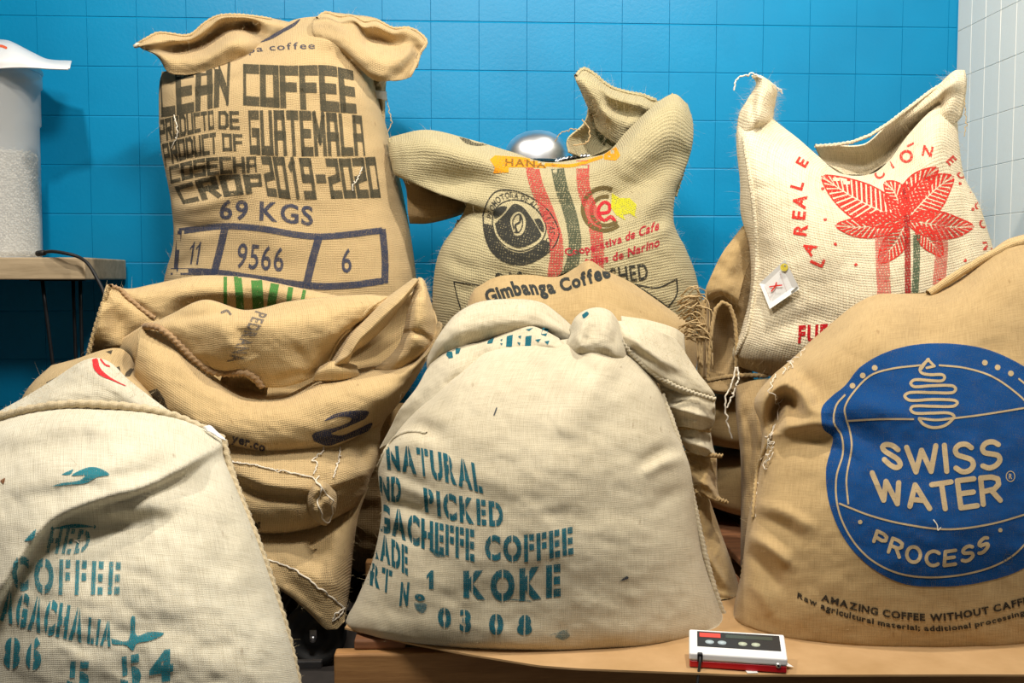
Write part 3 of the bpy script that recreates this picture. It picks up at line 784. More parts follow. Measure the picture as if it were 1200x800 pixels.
MB().tube([Lk(W-.014, -.002, .014), Lk(W-.014, .004, .014)], .0042, 12).build('socket', M_steel, D0)
MB().tube([Lk(W-.014, -.0024, .014), Lk(W-.014, .003, .014)], .002, 10).build('socket_hole', M_black, D0)
boxy = slab(.013, .022, -.004, .004, .012, .027, .0012); MB().add(*boxy).build('cable_plug', M_black, D0, smooth=False)
MB().tube(poly3([Lk(.0175, -.001, .022), Lk(.0175, -.008, .016), Lk(.016, -.013, .004), Lk(.013, -.022, -.02), Lk(.008, -.028, -.07), Lk(.0, -.03, -.13)], 40), .0024, 8).build('cable_cord', M_rubber, D0)
a = Art()
B_ = None
MB().add(*[(lambda V: V)([Lk(W+.001, .02, .006), Lk(W+.014, .026, .003), Lk(W+.002, .04, .006), Lk(W+.002, .03, .009)]), [(0, 1, 2), (0, 3, 1), (1, 3, 2)]]).build('paper_corner', M_tagw, D0, smooth=False)
# ================================================================= THE SACKS
B_tan = burlap('burlap_tan', (.475, .335, .16), .0046, bump=1.0, contrast=.85)
B_gold = burlap('burlap_gold', (.52, .365, .17), .0042, bump=.8, contrast=.6)
B_coarse = burlap('burlap_coarse', (.40, .335, .18), .0068, bump=1.0, contrast=.95)
B_cream = burlap('burlap_cream_coarse', (.68, .585, .40), .0066, bump=.7, contrast=.45)
B_ivory = burlap('burlap_ivory', (.53, .46, .32), .0027, bump=.5, contrast=.45)
B_pale = burlap('burlap_pale', (.60, .545, .41), .0026, bump=.5, contrast=.4)
B_brown = burlap('burlap_brown', (.42, .29, .13), .0025, bump=.4, contrast=.35)
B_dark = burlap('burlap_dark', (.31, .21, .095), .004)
GRP = 'coffee sacks piled against the wall'
BLACKI = lambda p, c=.8: ink('black_ink', (.055, .05, .035), c, p)
def sack(px, py, Y, label): return empty('coffee_sack', P(px, py, Y), label, 'sack', GRP)

# ---------------------------------------------------------------- 1. tall sack, top left
S1 = sack(330, 440, 2.85, 'tall tan sack standing at the back left, printed 69 KGS and 9566')
b1 = body('sack_body', [
 ([(190, 84), (222, 79), (264, 66), (292, 54), (318, 40), (345, 23), (385, 20), (412, 28), (428, 48), (436, 84)], 2.86, .04, .05),
 ([(187, 96), (222, 90), (270, 78), (305, 66), (340, 48), (370, 38), (400, 42), (420, 58), (440, 98)], 2.86, .12, .12),
 ([(186, 120), (270, 102), (350, 88), (410, 92), (447, 128)], 2.86, .18, .15),
 ([(188, 170), (270, 165), (350, 160), (410, 160), (461, 178)], 2.86, .21, .17),
 ([(200, 235), (270, 235), (340, 232), (410, 232), (474, 236)], 2.86, .22, .18),
 ([(203, 285), (270, 290), (340, 292), (410, 290), (483, 287)], 2.85, .23, .18),
 ([(192, 330), (270, 342), (340, 348), (410, 345), (488, 330)], 2.84, .24, .18),
 ([(190, 400), (270, 410), (340, 414), (410, 410), (492, 400)], 2.84, .22, .18),
 ([(215, 450), (270, 458), (340, 462), (410, 458), (465, 450)], 2.84, .10, .12),
 ([(250, 462), (300, 468), (340, 470), (390, 468), (430, 462)], 2.84, .01, .02)],
 B_tan, S1, folds=[
  (-3.6, 12, [(196, 232), (240, 222), (285, 206)]), (2.0, 9, [(198, 246), (245, 236), (292, 218)]),
  (-2.0, 6, [(194, 192), (215, 186), (240, 182)]), (-2.4, 7, [(200, 205), (225, 204), (250, 197)]),
  (-1.8, 6, [(200, 262), (230, 268), (262, 262)]), (-2.2, 8, [(198, 318), (212, 310), (228, 300)]), (1.0, 6, [(204, 330), (222, 318)]),
  (1.2, 12, [(190, 100), (230, 93), (285, 74), (330, 46)]), (-1.0, 9, [(205, 112), (250, 100), (300, 84)]),
  (-2.2, 16, [(395, 60), (412, 74), (432, 96)]), (1.8, 9, [(372, 46), (396, 50), (412, 62), (432, 88)]),
  (-.8, 8, [(192, 140), (206, 200)]), (-.8, 10, [(450, 150), (462, 230), (470, 300)]), (.8, 16, [(300, 230), (330, 300)])],
 wr=(.35, 80, 30, .2), seed=1)
# mouth, left: inner face of the back panel and its rolled rim
m1 = patch('mouth_flap', [
 [(160, 52, 5), (172, 44, 4), (186, 37, 3), (222, 40, 0), (240, 26, -1), (257, 17, -2), (290, 17, -3), (318, 21, -3), (344, 27, -3)],
 [(162, 54, 7), (178, 50, 7), (196, 48, 5), (224, 47, 3), (244, 34, 2), (260, 22, 2), (288, 21, 1), (312, 27, 0), (338, 32, -1)],
 [(166, 57, 6), (184, 58, 4), (205, 56, -2), (230, 54, -5), (250, 44, -6), (270, 32, -5), (290, 30, -7), (308, 40, 0), (330, 42, -2)],
 [(170, 59, 5), (190, 65, 7), (210, 70, 5), (236, 68, 5), (256, 58, 6), (276, 48, 6), (292, 50, 4), (305, 54, 0), (322, 52, -3)],
 [(186, 62, 4), (196, 84, 5), (216, 88, 4), (240, 84, 4), (262, 76, 4), (280, 70, 3), (296, 66, 1), (306, 66, -2), (320, 62, -4)]],
 2.80, B_tan, S1, folds=[(-3, 6, [(196, 62), (216, 54), (234, 48), (252, 36), (266, 24)]), (-3, 9, [(293, 22), (298, 34), (310, 46)]), (1.2, 9, [(225, 66), (262, 42), (288, 36)])], wr=(.25, 22, 14, .3), seed=2)
m1b = patch('mouth_flap', [
 [(370, 21, 2), (380, 14, 1), (396, 15, 0), (413, 17, 0), (440, 21, -1), (462, 32, -2), (478, 31, -2), (492, 38, -2), (501, 46, -1)],
 [(368, 22, 4), (382, 18, 4), (398, 24, 4), (414, 22, 4), (426, 31, 4), (440, 30, 4), (460, 38, 3), (478, 36, 2), (500, 52, 0)],
 [(366, 26, 5), (384, 24, 5), (400, 29, 5), (418, 30, 3), (430, 42, 1), (446, 46, 1), (462, 52, 2), (480, 52, 2), (491, 62, 1)],
 [(366, 36, 7), (386, 36, 7), (404, 42, 8), (420, 52, 8), (434, 62, 9), (448, 66, 9), (464, 68, 8), (478, 66, 6), (490, 72, 3)],
 [(372, 48, 6), (392, 50, 8), (408, 62, 9), (424, 76, 10), (438, 84, 10), (450, 86, 10), (464, 84, 8), (476, 82, 6), (487, 80, 4)],
 [(384, 60, 3), (402, 66, 5), (418, 78, 6), (432, 90, 7), (442, 95, 8), (454, 95, 8), (464, 94, 7), (474, 93, 5), (482, 90, 4)]],
 2.80, B_tan, S1, folds=[(-2.5, 6, [(458, 92), (474, 82), (488, 64), (488, 52)]), (-2.4, 12, [(430, 40), (455, 52), (478, 52)]), (1.4, 12, [(405, 30), (440, 34), (470, 46)]), (-1.4, 10, [(398, 60), (415, 78), (430, 88)])], wr=(.25, 24, 16, .3), seed=4)
neck = patch('neck_cloth', [[(432, 88, 0), (445, 92, 2), (453, 92, 0)], [(438, 105, 0), (447, 108, 2), (452, 106, 0)], [(446, 130, 0), (449, 132, 1), (451, 150, 0)]], 2.83, B_tan, S1, nu=20, nv=20)
patch('care_tag', [[(437, 106, 0), (445, 106, .6), (453, 107, 0)], [(440, 115, .3), (447, 116, .9), (454, 118, 0)]], 2.80, M_tagw, S1, nu=8, nv=8, thick=.001, wr=(0, 1, 1, 0), label='white paper tag')
twine([P(453, 116, 2.8), P(456, 128, 2.79), P(458, 145, 2.79), P(454, 155, 2.79)], M_jtwine, S1, r=.0013)
B1 = bvh_of([b1]); B1m = bvh_of([m1, m1b])
k1 = lambda: ink('faded_black_ink', (.075, .068, .045), .78, .0036)
for s_, tp, bt, wd, gp in (
   ('CLEAN', [(163, 96), (215, 84), (270, 76)], [(166, 136), (205, 132), (268, 120)], 1.75, 2.1),
   ('COFFEE', [(285, 78), (340, 80), (385, 80), (414, 86)], [(285, 120), (340, 124), (385, 127), (418, 130)], 1.8, 2.0),
   ('PRODUCTO', [(186, 142), (215, 135), (250, 130)], [(188, 166), (215, 158), (251, 150)], 1.5, 2.0),
   ('DE', [(257, 131), (279, 131)], [(257, 150), (280, 151)], 1.5, 2.0),
   ('PRODUCT', [(190, 170), (220, 162), (253, 156)], [(194, 194), (222, 184), (254, 179)], 1.5, 2.0),
   ('OF', [(261, 157), (283, 158)], [(262, 176), (284, 176)], 1.5, 2.0),
   ('GUATEMALA', [(291, 132), (340, 132), (385, 134), (424, 138)], [(293, 178), (340, 180), (390, 180), (428, 180)], 1.6, 2.1),
   ('COSECHA', [(198, 196), (240, 186), (300, 184)], [(200, 214), (240, 205), (301, 201)], 1.5, 2.0),
   ('CROP', [(205, 220), (250, 208), (306, 205)], [(214, 238), (255, 230), (308, 224)], 1.8, 2.5),
   ('2019-2020', [(306, 185), (350, 187), (400, 188), (440, 186)], [(313, 227), (350, 231), (400, 230), (446, 229)], 1.6, 2.1)):
    a = Art(); strokes(a, s_, tp, bt, wd, gp); press(a, B1, k1(), S1, jump=.03)
navy = ink('navy_ink', (.04, .052, .095), .74, .0036)
a = Art(); text(a, '69 KGS', [(258, 234), (310, 236), (367, 242)], [(257, 256), (310, 258), (367, 264)], .012, .10); press(a, B1, navy, S1)
fr = Art()
for pts, wd in (([(210, 271), (260, 265), (300, 267), (370, 277), (448, 270)], 7.5), ([(448, 268), (451, 300), (451, 332)], 8), ([(449, 329), (410, 334), (370, 335), (300, 326), (250, 319), (200, 318)], 8),
                ([(211, 270), (208, 292), (206, 318)], 5), ([(264, 266), (258, 292), (251, 320)], 8.5), ([(374, 277), (366, 305), (359, 334)], 9)):
    fr.ribbon(pts, wd, cap=False)
press(fr, B1, navy, S1, 'printed_frame')
for s_, tp, bt in (('11', [(224, 283), (236, 283)], [(220, 310), (232, 310)]), ('9566', [(280, 284), (333, 290)], [(276, 313), (332, 318)]), ('6', [(401, 291), (412, 291)], [(400, 319), (412, 319)])):
    a = Art(); text(a, s_, tp, bt, 0.0, .12); press(a, B1, navy, S1)
a = Art(); text(a, 'capa coffee', [(272, 62), (300, 54), (340, 50), (369, 49)], [(274, 68), (300, 61), (340, 58), (369, 57)], 0, .12); press(a, B1, navy, S1)
a = Art(); a.fill([[(298, 52), (318, 41), (342, 28), (352, 22), (346, 30), (332, 38), (318, 46)]]); press(a, B1, navy, S1, 'printed_emblem', jump=.05)
for p in ([(205, 135), (209, 152), (207, 162), (202, 174)], [(424, 196), (420, 208), (413, 216), (413, 224)]):
    Q = on_surface(B1, p, 14, .003); twine(Q, M_twine, S1, r=.0016)
rope(on_surface(B1m, [(158, 54), (172, 46), (186, 39), (222, 42), (240, 28), (257, 19), (290, 19), (318, 23)], 60, .001, 2.78), B_tan, S1, .0045)
rope(on_surface(B1m, [(372, 22), (381, 15), (398, 20), (413, 19), (428, 26), (440, 24), (461, 34), (478, 33), (492, 40), (500, 50), (492, 62), (488, 78)], 70, .001, 2.79), B_tan, S1, .0045)
MB().tube(smooth_pts([P(x, y, 2.75) for x, y in ((157, 55), (161, 51), (165, 54), (168, 52), (172, 56))], 1), [.004, .007, .005, .006, .004], 7).build('tied_corner', M_twine, S1)
fibres([b1, m1, m1b], M_fib, S1, 260, seed=1)

# ---------------------------------------------------------------- 5. coarse sack with the emblem, top centre
S5 = sack(660, 450, 2.75, 'coarse beige sack with round black emblem, red and green stripes, back row centre')
b5 = body('sack_body', [
 ([(458, 160), (500, 152), (550, 163), (600, 178), (640, 190), (690, 184), (712, 178), (735, 153), (768, 122), (790, 110), (806, 122)], 2.76, .02, .03),
 ([(455, 170), (500, 165), (550, 176), (600, 190), (640, 200), (690, 196), (725, 178), (760, 140), (790, 124), (812, 142)], 2.76, .09, .06),
 ([(458, 190), (500, 196), (550, 205), (600, 212), (650, 216), (700, 214), (740, 196), (780, 168), (811, 172)], 2.76, .13, .08),
 ([(468, 208), (505, 222), (552, 232), (600, 238), (650, 242), (700, 238), (740, 222), (780, 202), (801, 204)], 2.76, .15, .10),
 ([(544, 232), (575, 250), (610, 258), (650, 262), (700, 258), (740, 246), (775, 234), (791, 230)], 2.75, .18, .13),
 ([(538, 258), (575, 272), (610, 278), (650, 282), (700, 278), (740, 268), (775, 260), (790, 262)], 2.74, .20, .15),
 ([(518, 288), (560, 300), (610, 308), (660, 310), (710, 306), (760, 298), (804, 292)], 2.74, .22, .17),
 ([(509, 320), (560, 335), (610, 342), (660, 345), (710, 342), (765, 334), (816, 324)], 2.74, .22, .18),
 ([(508, 365), (560, 378), (610, 385), (660, 388), (710, 385), (765, 378), (822, 366)], 2.74, .21, .18),
 ([(525, 425), (600, 436), (660, 440), (720, 436), (805, 425)], 2.74, .14, .14),
 ([(560, 450), (600, 456), (660, 458), (720, 456), (770, 450)], 2.74, .01, .02)],
 B_coarse, S5, folds=[
  (3.0, 22, [(468, 176), (500, 172), (545, 182), (590, 196)]), (-3.2, 16, [(480, 212), (520, 214), (560, 212), (590, 226)]),
  (-2.0, 14, [(550, 236), (562, 250), (560, 270)]), (2.5, 26, [(800, 140), (775, 160), (745, 190), (735, 212)]), (-2.6, 18, [(805, 172), (780, 190), (755, 210), (730, 228)]),
  (-1.5, 16, [(690, 205), (700, 222), (740, 238)]), (-1.6, 10, [(786, 236), (775, 252), (760, 262)]), (1.2, 8, [(795, 262), (778, 270), (762, 276)]),
  (-1.0, 8, [(520, 300), (540, 310), (560, 318)]), (1.5, 30, [(610, 260), (620, 330)])], wr=(.5, 60, 30, .3), seed=6)
m5 = patch('mouth_flap', [
 [(676, 84, 2), (683, 80, 1), (695, 86, 0), (714, 101, -1), (735, 108, -2), (752, 111, -2), (770, 118, -2), (786, 112, -1)],
 [(674, 92, 5), (684, 92, 6), (698, 98, 5), (716, 112, 5), (734, 118, 4), (752, 122, 3), (764, 126, 2), (778, 122, 1)],
 [(680, 106, 4), (690, 108, 7), (704, 114, 6), (718, 124, 3), (734, 128, 2), (748, 132, 2), (758, 134, 1), (768, 130, 0)],
 [(686, 120, 2), (696, 124, 4), (708, 130, 7), (720, 138, 5), (732, 142, 3), (744, 144, 2), (752, 144, 0), (760, 140, -1)],
 [(692, 132, -2), (700, 138, -1), (710, 146, 3), (720, 152, 3), (730, 156, 2), (738, 156, 1), (744, 154, -1), (752, 148, -2)],
 [(698, 150, -3), (704, 156, -2), (712, 162, 0), (720, 168, 1), (728, 170, 1), (734, 168, 0), (738, 164, -1), (744, 158, -3)]],
 2.80, B_coarse, S5, folds=[(-1.6, 6, [(700, 118), (730, 134), (750, 136)])], wr=(.35, 18, 12, .5), seed=8)
m5c = patch('mouth_inside', [
 [(687, 104, -4), (695, 112, -5), (702, 124, -6), (712, 140, -7), (724, 152, -6)],
 [(690, 128, -3), (697, 134, -6), (705, 142, -8), (714, 152, -8), (724, 160, -5)],
 [(684, 146, 0), (693, 150, -5), (702, 156, -8), (712, 164, -8), (724, 170, -4)],
 [(666, 163, 3), (680, 164, -3), (692, 168, -6), (706, 174, -6), (722, 178, -2)],
 [(667, 178, 5), (680, 184, 0), (690, 186, -2), (704, 186, -2), (716, 184, 0)]],
 2.78, B_coarse, S5, wr=(.2, 20, 14, 0), seed=9)
ear = patch('sack_underside', [
 [(470, 205, 2), (495, 212, 0), (520, 216, -1), (548, 222, -2)],
 [(476, 222, 1), (500, 228, 1), (525, 230, 0), (552, 236, -2)],
 [(478, 250, 0), (502, 254, 1), (530, 250, 0), (546, 246, -3)],
 [(480, 262, -2), (500, 262, -2), (520, 258, -2), (540, 252, -4)]], 2.78, B_dark, S5, folds=[(1, 12, [(485, 240), (530, 240)])])
B5 = bvh_of([b5]); P5 = .0068
redw = ink('red_weft', (.50, .05, .05), .52, P5); grw = ink('dark_green_weft', (.05, .07, .045), .55, P5)
a = Art(); a.ribbon([(622, 186), (628, 215), (642, 250), (652, 285), (648, 330), (640, 350)], 16, cap=False); press(a, B5, redw, S5, 'woven_stripe')
a = Art(); a.ribbon([(683, 188), (684, 220), (694, 250), (700, 285), (700, 320)], 15, cap=False); press(a, B5, redw, S5, 'woven_stripe')
a = Art(); a.ribbon([(652, 190), (658, 220), (668, 250), (674, 285), (670, 310), (660, 330), (650, 345)], 15, cap=False); press(a, B5, grw, S5, 'woven_stripe')
blk5 = ink('black_ink', (.035, .035, .03), .86, P5)
a = Art(); outer = [(566, 252), (572, 235), (582, 224), (600, 223), (620, 230), (640, 244), (652, 262), (655, 275), (648, 290), (630, 304), (612, 310), (592, 307), (576, 294), (568, 274)]
a.ribbon(outer+outer[:1], 1.6, n=90); 
ring_in = [(577, 262), (579, 248), (588, 238), (604, 234), (622, 240), (634, 252), (640, 266), (636, 280), (624, 290), (608, 294), (592, 288), (581, 276)]
low = [(567, 262), (577, 264), (581, 277), (592, 290), (608, 296), (624, 292), (637, 281), (646, 288), (632, 302), (612, 309), (592, 306), (576, 293), (568, 275)]
a.fill([low]); a.ribbon(ring_in+ring_in[:1], 1.3, n=80)
inner = [(580, 262), (592, 250), (602, 239), (612, 242), (622, 254), (632, 270), (634, 277), (622, 286), (608, 290), (594, 285), (584, 275)]
bean_ = [(600, 268), (598, 258), (602, 250), (609, 248), (615, 254), (616, 264), (612, 274), (604, 276)]
a.fill([inner, bean_]); a.ribbon([(606, 272), (604, 264), (609, 260), (610, 252)], 2.5)
a.fill([[(580, 256), (578, 248), (586, 242), (594, 242), (592, 247), (584, 254)]]); a.fill([[(626, 257), (632, 256), (637, 264), (637, 272), (632, 268)]])
a.ribbon([(602, 268), (601, 259), (605, 252), (609, 251), (612, 257), (612, 265), (608, 272), (603, 272)], 1.5)
press(a, B5, blk5, S5, 'printed_emblem', cut=4)
a = Art(); text(a, 'PROMOTORA DE ALTURA PASTO', [(570, 254), (578, 234), (596, 225), (616, 230), (636, 243), (648, 258), (650, 276), (644, 286)], [(576, 256), (583, 240), (597, 232), (614, 236), (630, 248), (641, 262), (643, 274), (639, 282)], .0, .12); press(a, B5, blk5, S5, cut=5)
olive = ink('brown_ink', (.12, .085, .03), .85, P5)
a = Art(); c0 = np.array([709, 246.])
def arcp(cx, cy, rx, ry, a0, a1, n=16): 
    A = np.radians(np.linspace(a0, a1, n)); return [(cx+rx*math.cos(q), cy-ry*math.sin(q)) for q in A]
a.ribbon(arcp(708, 245, 25, 25, 68, 312), 5, cap=False); a.ribbon(arcp(710, 247, 17, 17, 78, 318), 4.5, cap=False); press(a, B5, olive, S5, 'printed_emblem')
a = Art(); a.ribbon([(703, 250), (713, 248), (714, 240), (708, 237), (702, 243), (702, 252), (708, 258), (716, 254), (720, 258)], 4); press(a, B5, ink('crimson_ink', (.45, .02, .03), .9, P5), S5, 'printed_emblem')
a = Art(); a.fill([[(717, 226), (726, 232), (738, 232), (746, 240), (744, 252), (747, 256), (738, 250), (730, 252), (733, 258), (722, 252), (716, 243)]], smooth=False); press(a, B5, ink('yellow_ink', (.50, .48, .02), .75, P5), S5, 'printed_emblem')
crim = ink('crimson_ink', (.40, .02, .035), .85, P5)
a = Art(); text(a, 'Cooperativa de Cafe', [(658, 292), (700, 284), (740, 270), (772, 258)], [(664, 300), (700, 293), (740, 280), (772, 269)], .02, .05, shear=.25); press(a, B5, crim, S5)
a = Art(); text(a, 'tales de Narino', [(682, 302), (720, 296), (772, 278)], [(686, 310), (722, 305), (773, 288)], .02, .06, shear=.25); press(a, B5, crim, S5)
a = Art(); text(a, 'OAS', [(578, 320), (612, 318)], [(584, 336), (614, 336)], .015, .12); press(a, B5, blk5, S5)
a = Art(); text(a, 'WASHED', [(678, 320), (758, 308)], [(682, 338), (760, 327)], .012, .14); press(a, B5, blk5, S5)
a = Art(); a.ribbon([(744, 333), (770, 337), (793, 327)], 1.8); a.ribbon([(793, 327), (793, 345), (783, 360)], 1.8); a.ribbon([(744, 333), (770, 350), (783, 360)], 1.5); a.ribbon([(532, 330), (560, 334), (590, 340)], 1.5); a.ribbon([(532, 330), (535, 345), (540, 362)], 1.5); press(a, B5, blk5, S5, 'printed_frame')
orange = ink('orange_ink', (.80, .30, .015), .9, P5)
a = Art(); a.fill([[(574, 187), (580, 182), (610, 184), (640, 189), (640, 197), (612, 196), (596, 196), (596, 202), (578, 203), (580, 196)]], smooth=False); a.fill([[(708, 181), (722, 172), (727, 182), (722, 188), (708, 187)]], smooth=False); a.ribbon([(640, 193), (670, 194), (705, 184)], 4); press(a, B5, orange, S5, 'printed_banner', jump=.05)
a = Art(); text(a, 'HANA', [(592, 186), (616, 187), (640, 190)], [(592, 194), (616, 195), (640, 197)], .02, .12); press(a, B5, ink('brown_ink', (.22, .12, .02), .7, P5), S5, off=.002, jump=.05)
rope(on_surface(bvh_of([m5]), [(675, 90), (683, 81), (695, 87), (714, 102), (735, 109), (752, 112), (768, 118)], 40, .001, 2.80), B_coarse, S5, .006)
rope(np.array([P(x, y, 2.755) for x, y in ((786, 111), (797, 109), (806, 122), (812, 140), (812, 160), (806, 180), (800, 204), (791, 230))]), B_coarse, S5, .0055)
rope(np.array([P(x, y, 2.75) for x, y in ((456, 162), (456, 185), (465, 205), (482, 220), (515, 226), (540, 230))]), B_coarse, S5, .0055)
rope(np.array([P(x, y, 2.735) for x, y in ((538, 258), (519, 288), (509, 320), (508, 365))]), B_coarse, S5, .005)
twine([P(650, 166, 2.74), P(657, 157, 2.73), P(668, 152, 2.73), P(680, 152, 2.72)], M_jtwine, S5, r=.0014)
twine([P(682, 140, 2.72), P(690, 150, 2.72), P(691, 160, 2.72), P(684, 168, 2.72), P(672, 170, 2.72)], M_jtwine, S5, r=.0018)
fibres([b5, m5], M_fib, S5, 700, (.008, .026), seed=5)
a = Art(); a.fill([[(538, 161), (545, 161), (556, 167), (572, 169), (560, 171), (546, 168)]]); press(a, B5, BLACKI(P5, .5), S5, 'printed_mark', jump=.05)

# metal scoop behind its rim
SCP = empty('metal_scoop', P(630, 175, 2.83), 'shiny round steel scoop lying in the mouth of the emblem sack', 'scoop')
c = P(631, 181, 2.87); mb = MB(); A = np.linspace(0, 2*math.pi, 41)[:-1]
prof = [(1.0, 0), (1.0, .1), (.98, .28), (.92, .48), (.80, .68), (.62, .84), (.38, .95), (.16, .995), (.001, 1)]
V = np.array([[(c[0]+.088*r*math.cos(a)*(1.12 if math.cos(a) < 0 else 1), c[1]+.075*r*math.sin(a), c[2]-.02+.088*h) for a in A] for r, h in prof]).reshape(-1, 3)
mb.add(V, grid_faces(len(prof), 40, 0, True).tolist()); mb.build('bowl', M_steel, SCP)
hd = [P(652, 190, 2.80), P(664, 186, 2.79), P(676, 184, 2.79), P(690, 183, 2.80)]
rope(poly3(hd, 30), mat('twisted_steel', (.7, .72, .75), .3, 1), SCP, .007, 'twisted_handle', .3, .012)

# ---------------------------------------------------------------- 6. cream sack with red leaf, top right
S6 = sack(1010, 470, 2.5, 'cream sack with a red printed leaf standing in the right corner')
b6 = body('sack_body', [
 ([(872, 128), (885, 120), (904, 138), (935, 162), (958, 182), (985, 203), (1020, 204), (1040, 190), (1066, 156), (1096, 126), (1115, 122), (1122, 140)], 2.58, .02, .03),
 ([(864, 148), (885, 148), (906, 158), (935, 182), (960, 200), (990, 216), (1022, 216), (1048, 202), (1072, 180), (1100, 158), (1124, 168)], 2.58, .08, .06),
 ([(863, 172), (890, 180), (920, 196), (960, 220), (1000, 234), (1040, 226), (1080, 210), (1110, 200), (1130, 206)], 2.58, .13, .10),
 ([(867, 212), (900, 226), (950, 246), (1000, 256), (1050, 252), (1100, 242), (1147, 238)], 2.57, .17, .14),
 ([(868, 250), (910, 270), (960, 286), (1010, 292), (1060, 290), (1110, 282), (1158, 272)], 2.56, .19, .15),
 ([(878, 290), (920, 306), (970, 320), (1020, 328), (1070, 326), (1120, 316), (1166, 300)], 2.55, .20, .16),
 ([(879, 340), (920, 352), (970, 364), (1020, 372), (1070, 370), (1120, 360), (1168, 340)], 2.54, .20, .16),
 ([(868, 388), (910, 400), (960, 410), (1020, 414), (1070, 412), (1120, 404), (1160, 390)], 2.53, .18, .14),
 ([(858, 414), (900, 428), (960, 440), (1020, 446), (1070, 446), (1120, 438), (1150, 425)], 2.53, .12, .12),
 ([(862, 428), (900, 440), (960, 452), (1020, 458), (1070, 458), (1110, 452), (1135, 442)], 2.53, .01, .02)],
 B_cream, S6, folds=[
  (-2.0, 14, [(885, 150), (905, 166), (930, 184)]), (1.8, 16, [(872, 150), (884, 180), (890, 220)]), (-1.2, 10, [(880, 240), (890, 290), (892, 340)]),
  (2.0, 20, [(1110, 140), (1095, 170), (1085, 210)]), (-1.5, 16, [(1060, 190), (1075, 220), (1080, 260)]), (1.2, 26, [(940, 200), (960, 260), (960, 330)]),
  (-1.0, 12, [(895, 395), (930, 380), (970, 372)]), (-1.2, 14, [(1130, 230), (1120, 300), (1125, 340)])], wr=(.4, 70, 40, .2), seed=10)
m6 = patch('mouth_flap', [
 [(955, 172, -2), (975, 171, -3), (1000, 172, -4), (1017, 168, -3), (1040, 147, 0), (1066, 127, 1), (1098, 101, 1), (1118, 83, 1), (1131, 82, 1)],
 [(958, 178, -5), (978, 178, -7), (1000, 180, -8), (1018, 178, -7), (1044, 156, -2), (1070, 136, 1), (1100, 112, 4), (1118, 96, 6), (1133, 96, 3)],
 [(964, 188, -6), (984, 190, -9), (1003, 192, -10), (1022, 190, -9), (1046, 170, -6), (1072, 148, -3), (1100, 124, 1), (1117, 112, 5), (1131, 116, 3)],
 [(975, 200, -3), (990, 202, -6), (1006, 203, -8), (1024, 202, -7), (1046, 186, -5), (1072, 160, -2), (1098, 138, 2), (1113, 128, 5), (1127, 136, 3)],
 [(985, 210, -3), (996, 212, -5), (1010, 212, -6), (1026, 210, -6), (1048, 198, -5), (1072, 176, -3), (1096, 156, 0), (1110, 146, 3), (1120, 144, 3)]],
 2.58, B_cream, S6, folds=[(-1.8, 4, [(1034, 186), (1058, 160), (1088, 134), (1108, 108)]), (1.0, 4, [(1040, 190), (1068, 158), (1098, 130)])], wr=(.2, 26, 16, 0), seed=11)
e6 = patch('twisted_ear', [
 [(880, 89, 0), (890, 88, 2), (898, 92, 3), (906, 98, 2), (911, 106, 0)],
 [(886, 98, 0), (892, 98, 3), (898, 102, 4), (905, 108, 3), (910, 114, 0)],
 [(876, 116, 0), (884, 118, 4), (893, 120, 5), (901, 124, 3), (907, 130, 0)],
 [(866, 134, 0), (876, 138, 4), (886, 140, 6), (896, 142, 4), (905, 144, 0)],
 [(863, 156, 0), (870, 160, 3), (878, 156, 4), (888, 152, 2), (900, 150, -2)]], 2.57, B_cream, S6, folds=[(-1.2, 4, [(885, 100), (882, 125), (884, 148)])], nu=40, nv=40)
B6 = bvh_of([b6]); P6 = .0066
red6 = ink('red_ink', (.62, .035, .025), .9, P6); red6b = ink('red_ink_worn', (.60, .04, .03), .8, P6)
a = Art(); a.ribbon([(1033, 270), (1034, 300), (1036, 345)], 16, cap=False); press(a, B6, ink('pink_weft', (.65, .14, .11), .5, P6), S6, 'woven_stripe'); a = Art(); a.ribbon([(1104, 255), (1103, 300), (1100, 335)], 15, cap=False); press(a, B6, ink('pink_weft', (.65, .14, .11), .5, P6), S6, 'woven_stripe')
a = Art(); a.ribbon([(1074, 275), (1074, 310), (1072, 345)], 8, cap=False); press(a, B6, ink('dark_green_weft', (.06, .11, .06), .6, P6), S6, 'woven_stripe')
a = Art(); a.ribbon([(1061, 215), (1063, 270), (1064, 345)], 7, cap=False); press(a, B6, ink('dark_red_weft', (.35, .02, .02), .75, P6), S6, 'woven_stripe')
a = Art()
def leaf(a, pts, wd, n=15, tip=.5):
    """midrib polyline pts, half width profile wd, hatch bars with thin gaps"""
    L = poly(pts, np.linspace(0, 1, 60))[:, :2]; d = np.gradient(L, axis=0); d /= np.linalg.norm(d, axis=1, keepdims=True); nn = np.stack([-d[:, 1], d[:, 0]], -1)
    tt = np.linspace(0, 1, 60); hw = wd*np.sin(np.pi*tt**.85)**.75
    at = lambda arr, q: np.array([np.interp(q, tt, arr[:, i]) for i in range(2)])
    for s_ in (-1, 1):
        for i in range(n):
            t0, t1 = (i+.17)/n, (i+.83)/n; f = 1.6/n*1.2
            e0, e1 = min(t0+f, 1), min(t1+f, 1)
            m0, m1 = at(L, t0)+at(nn, t0)*s_*.7, at(L, t1)+at(nn, t1)*s_*.7
            o0 = at(L, e0)+at(nn, e0)*s_*np.interp(e0, tt, hw); o1 = at(L, e1)+at(nn, e1)*s_*np.interp(e1, tt, hw)
            a.quad([m0, m1, o1, o0])
        E_ = L+nn*(s_*hw)[:, None]; a.ribbon(E_[::3], 1.5, smooth=False)
ctr = (1062, 258)
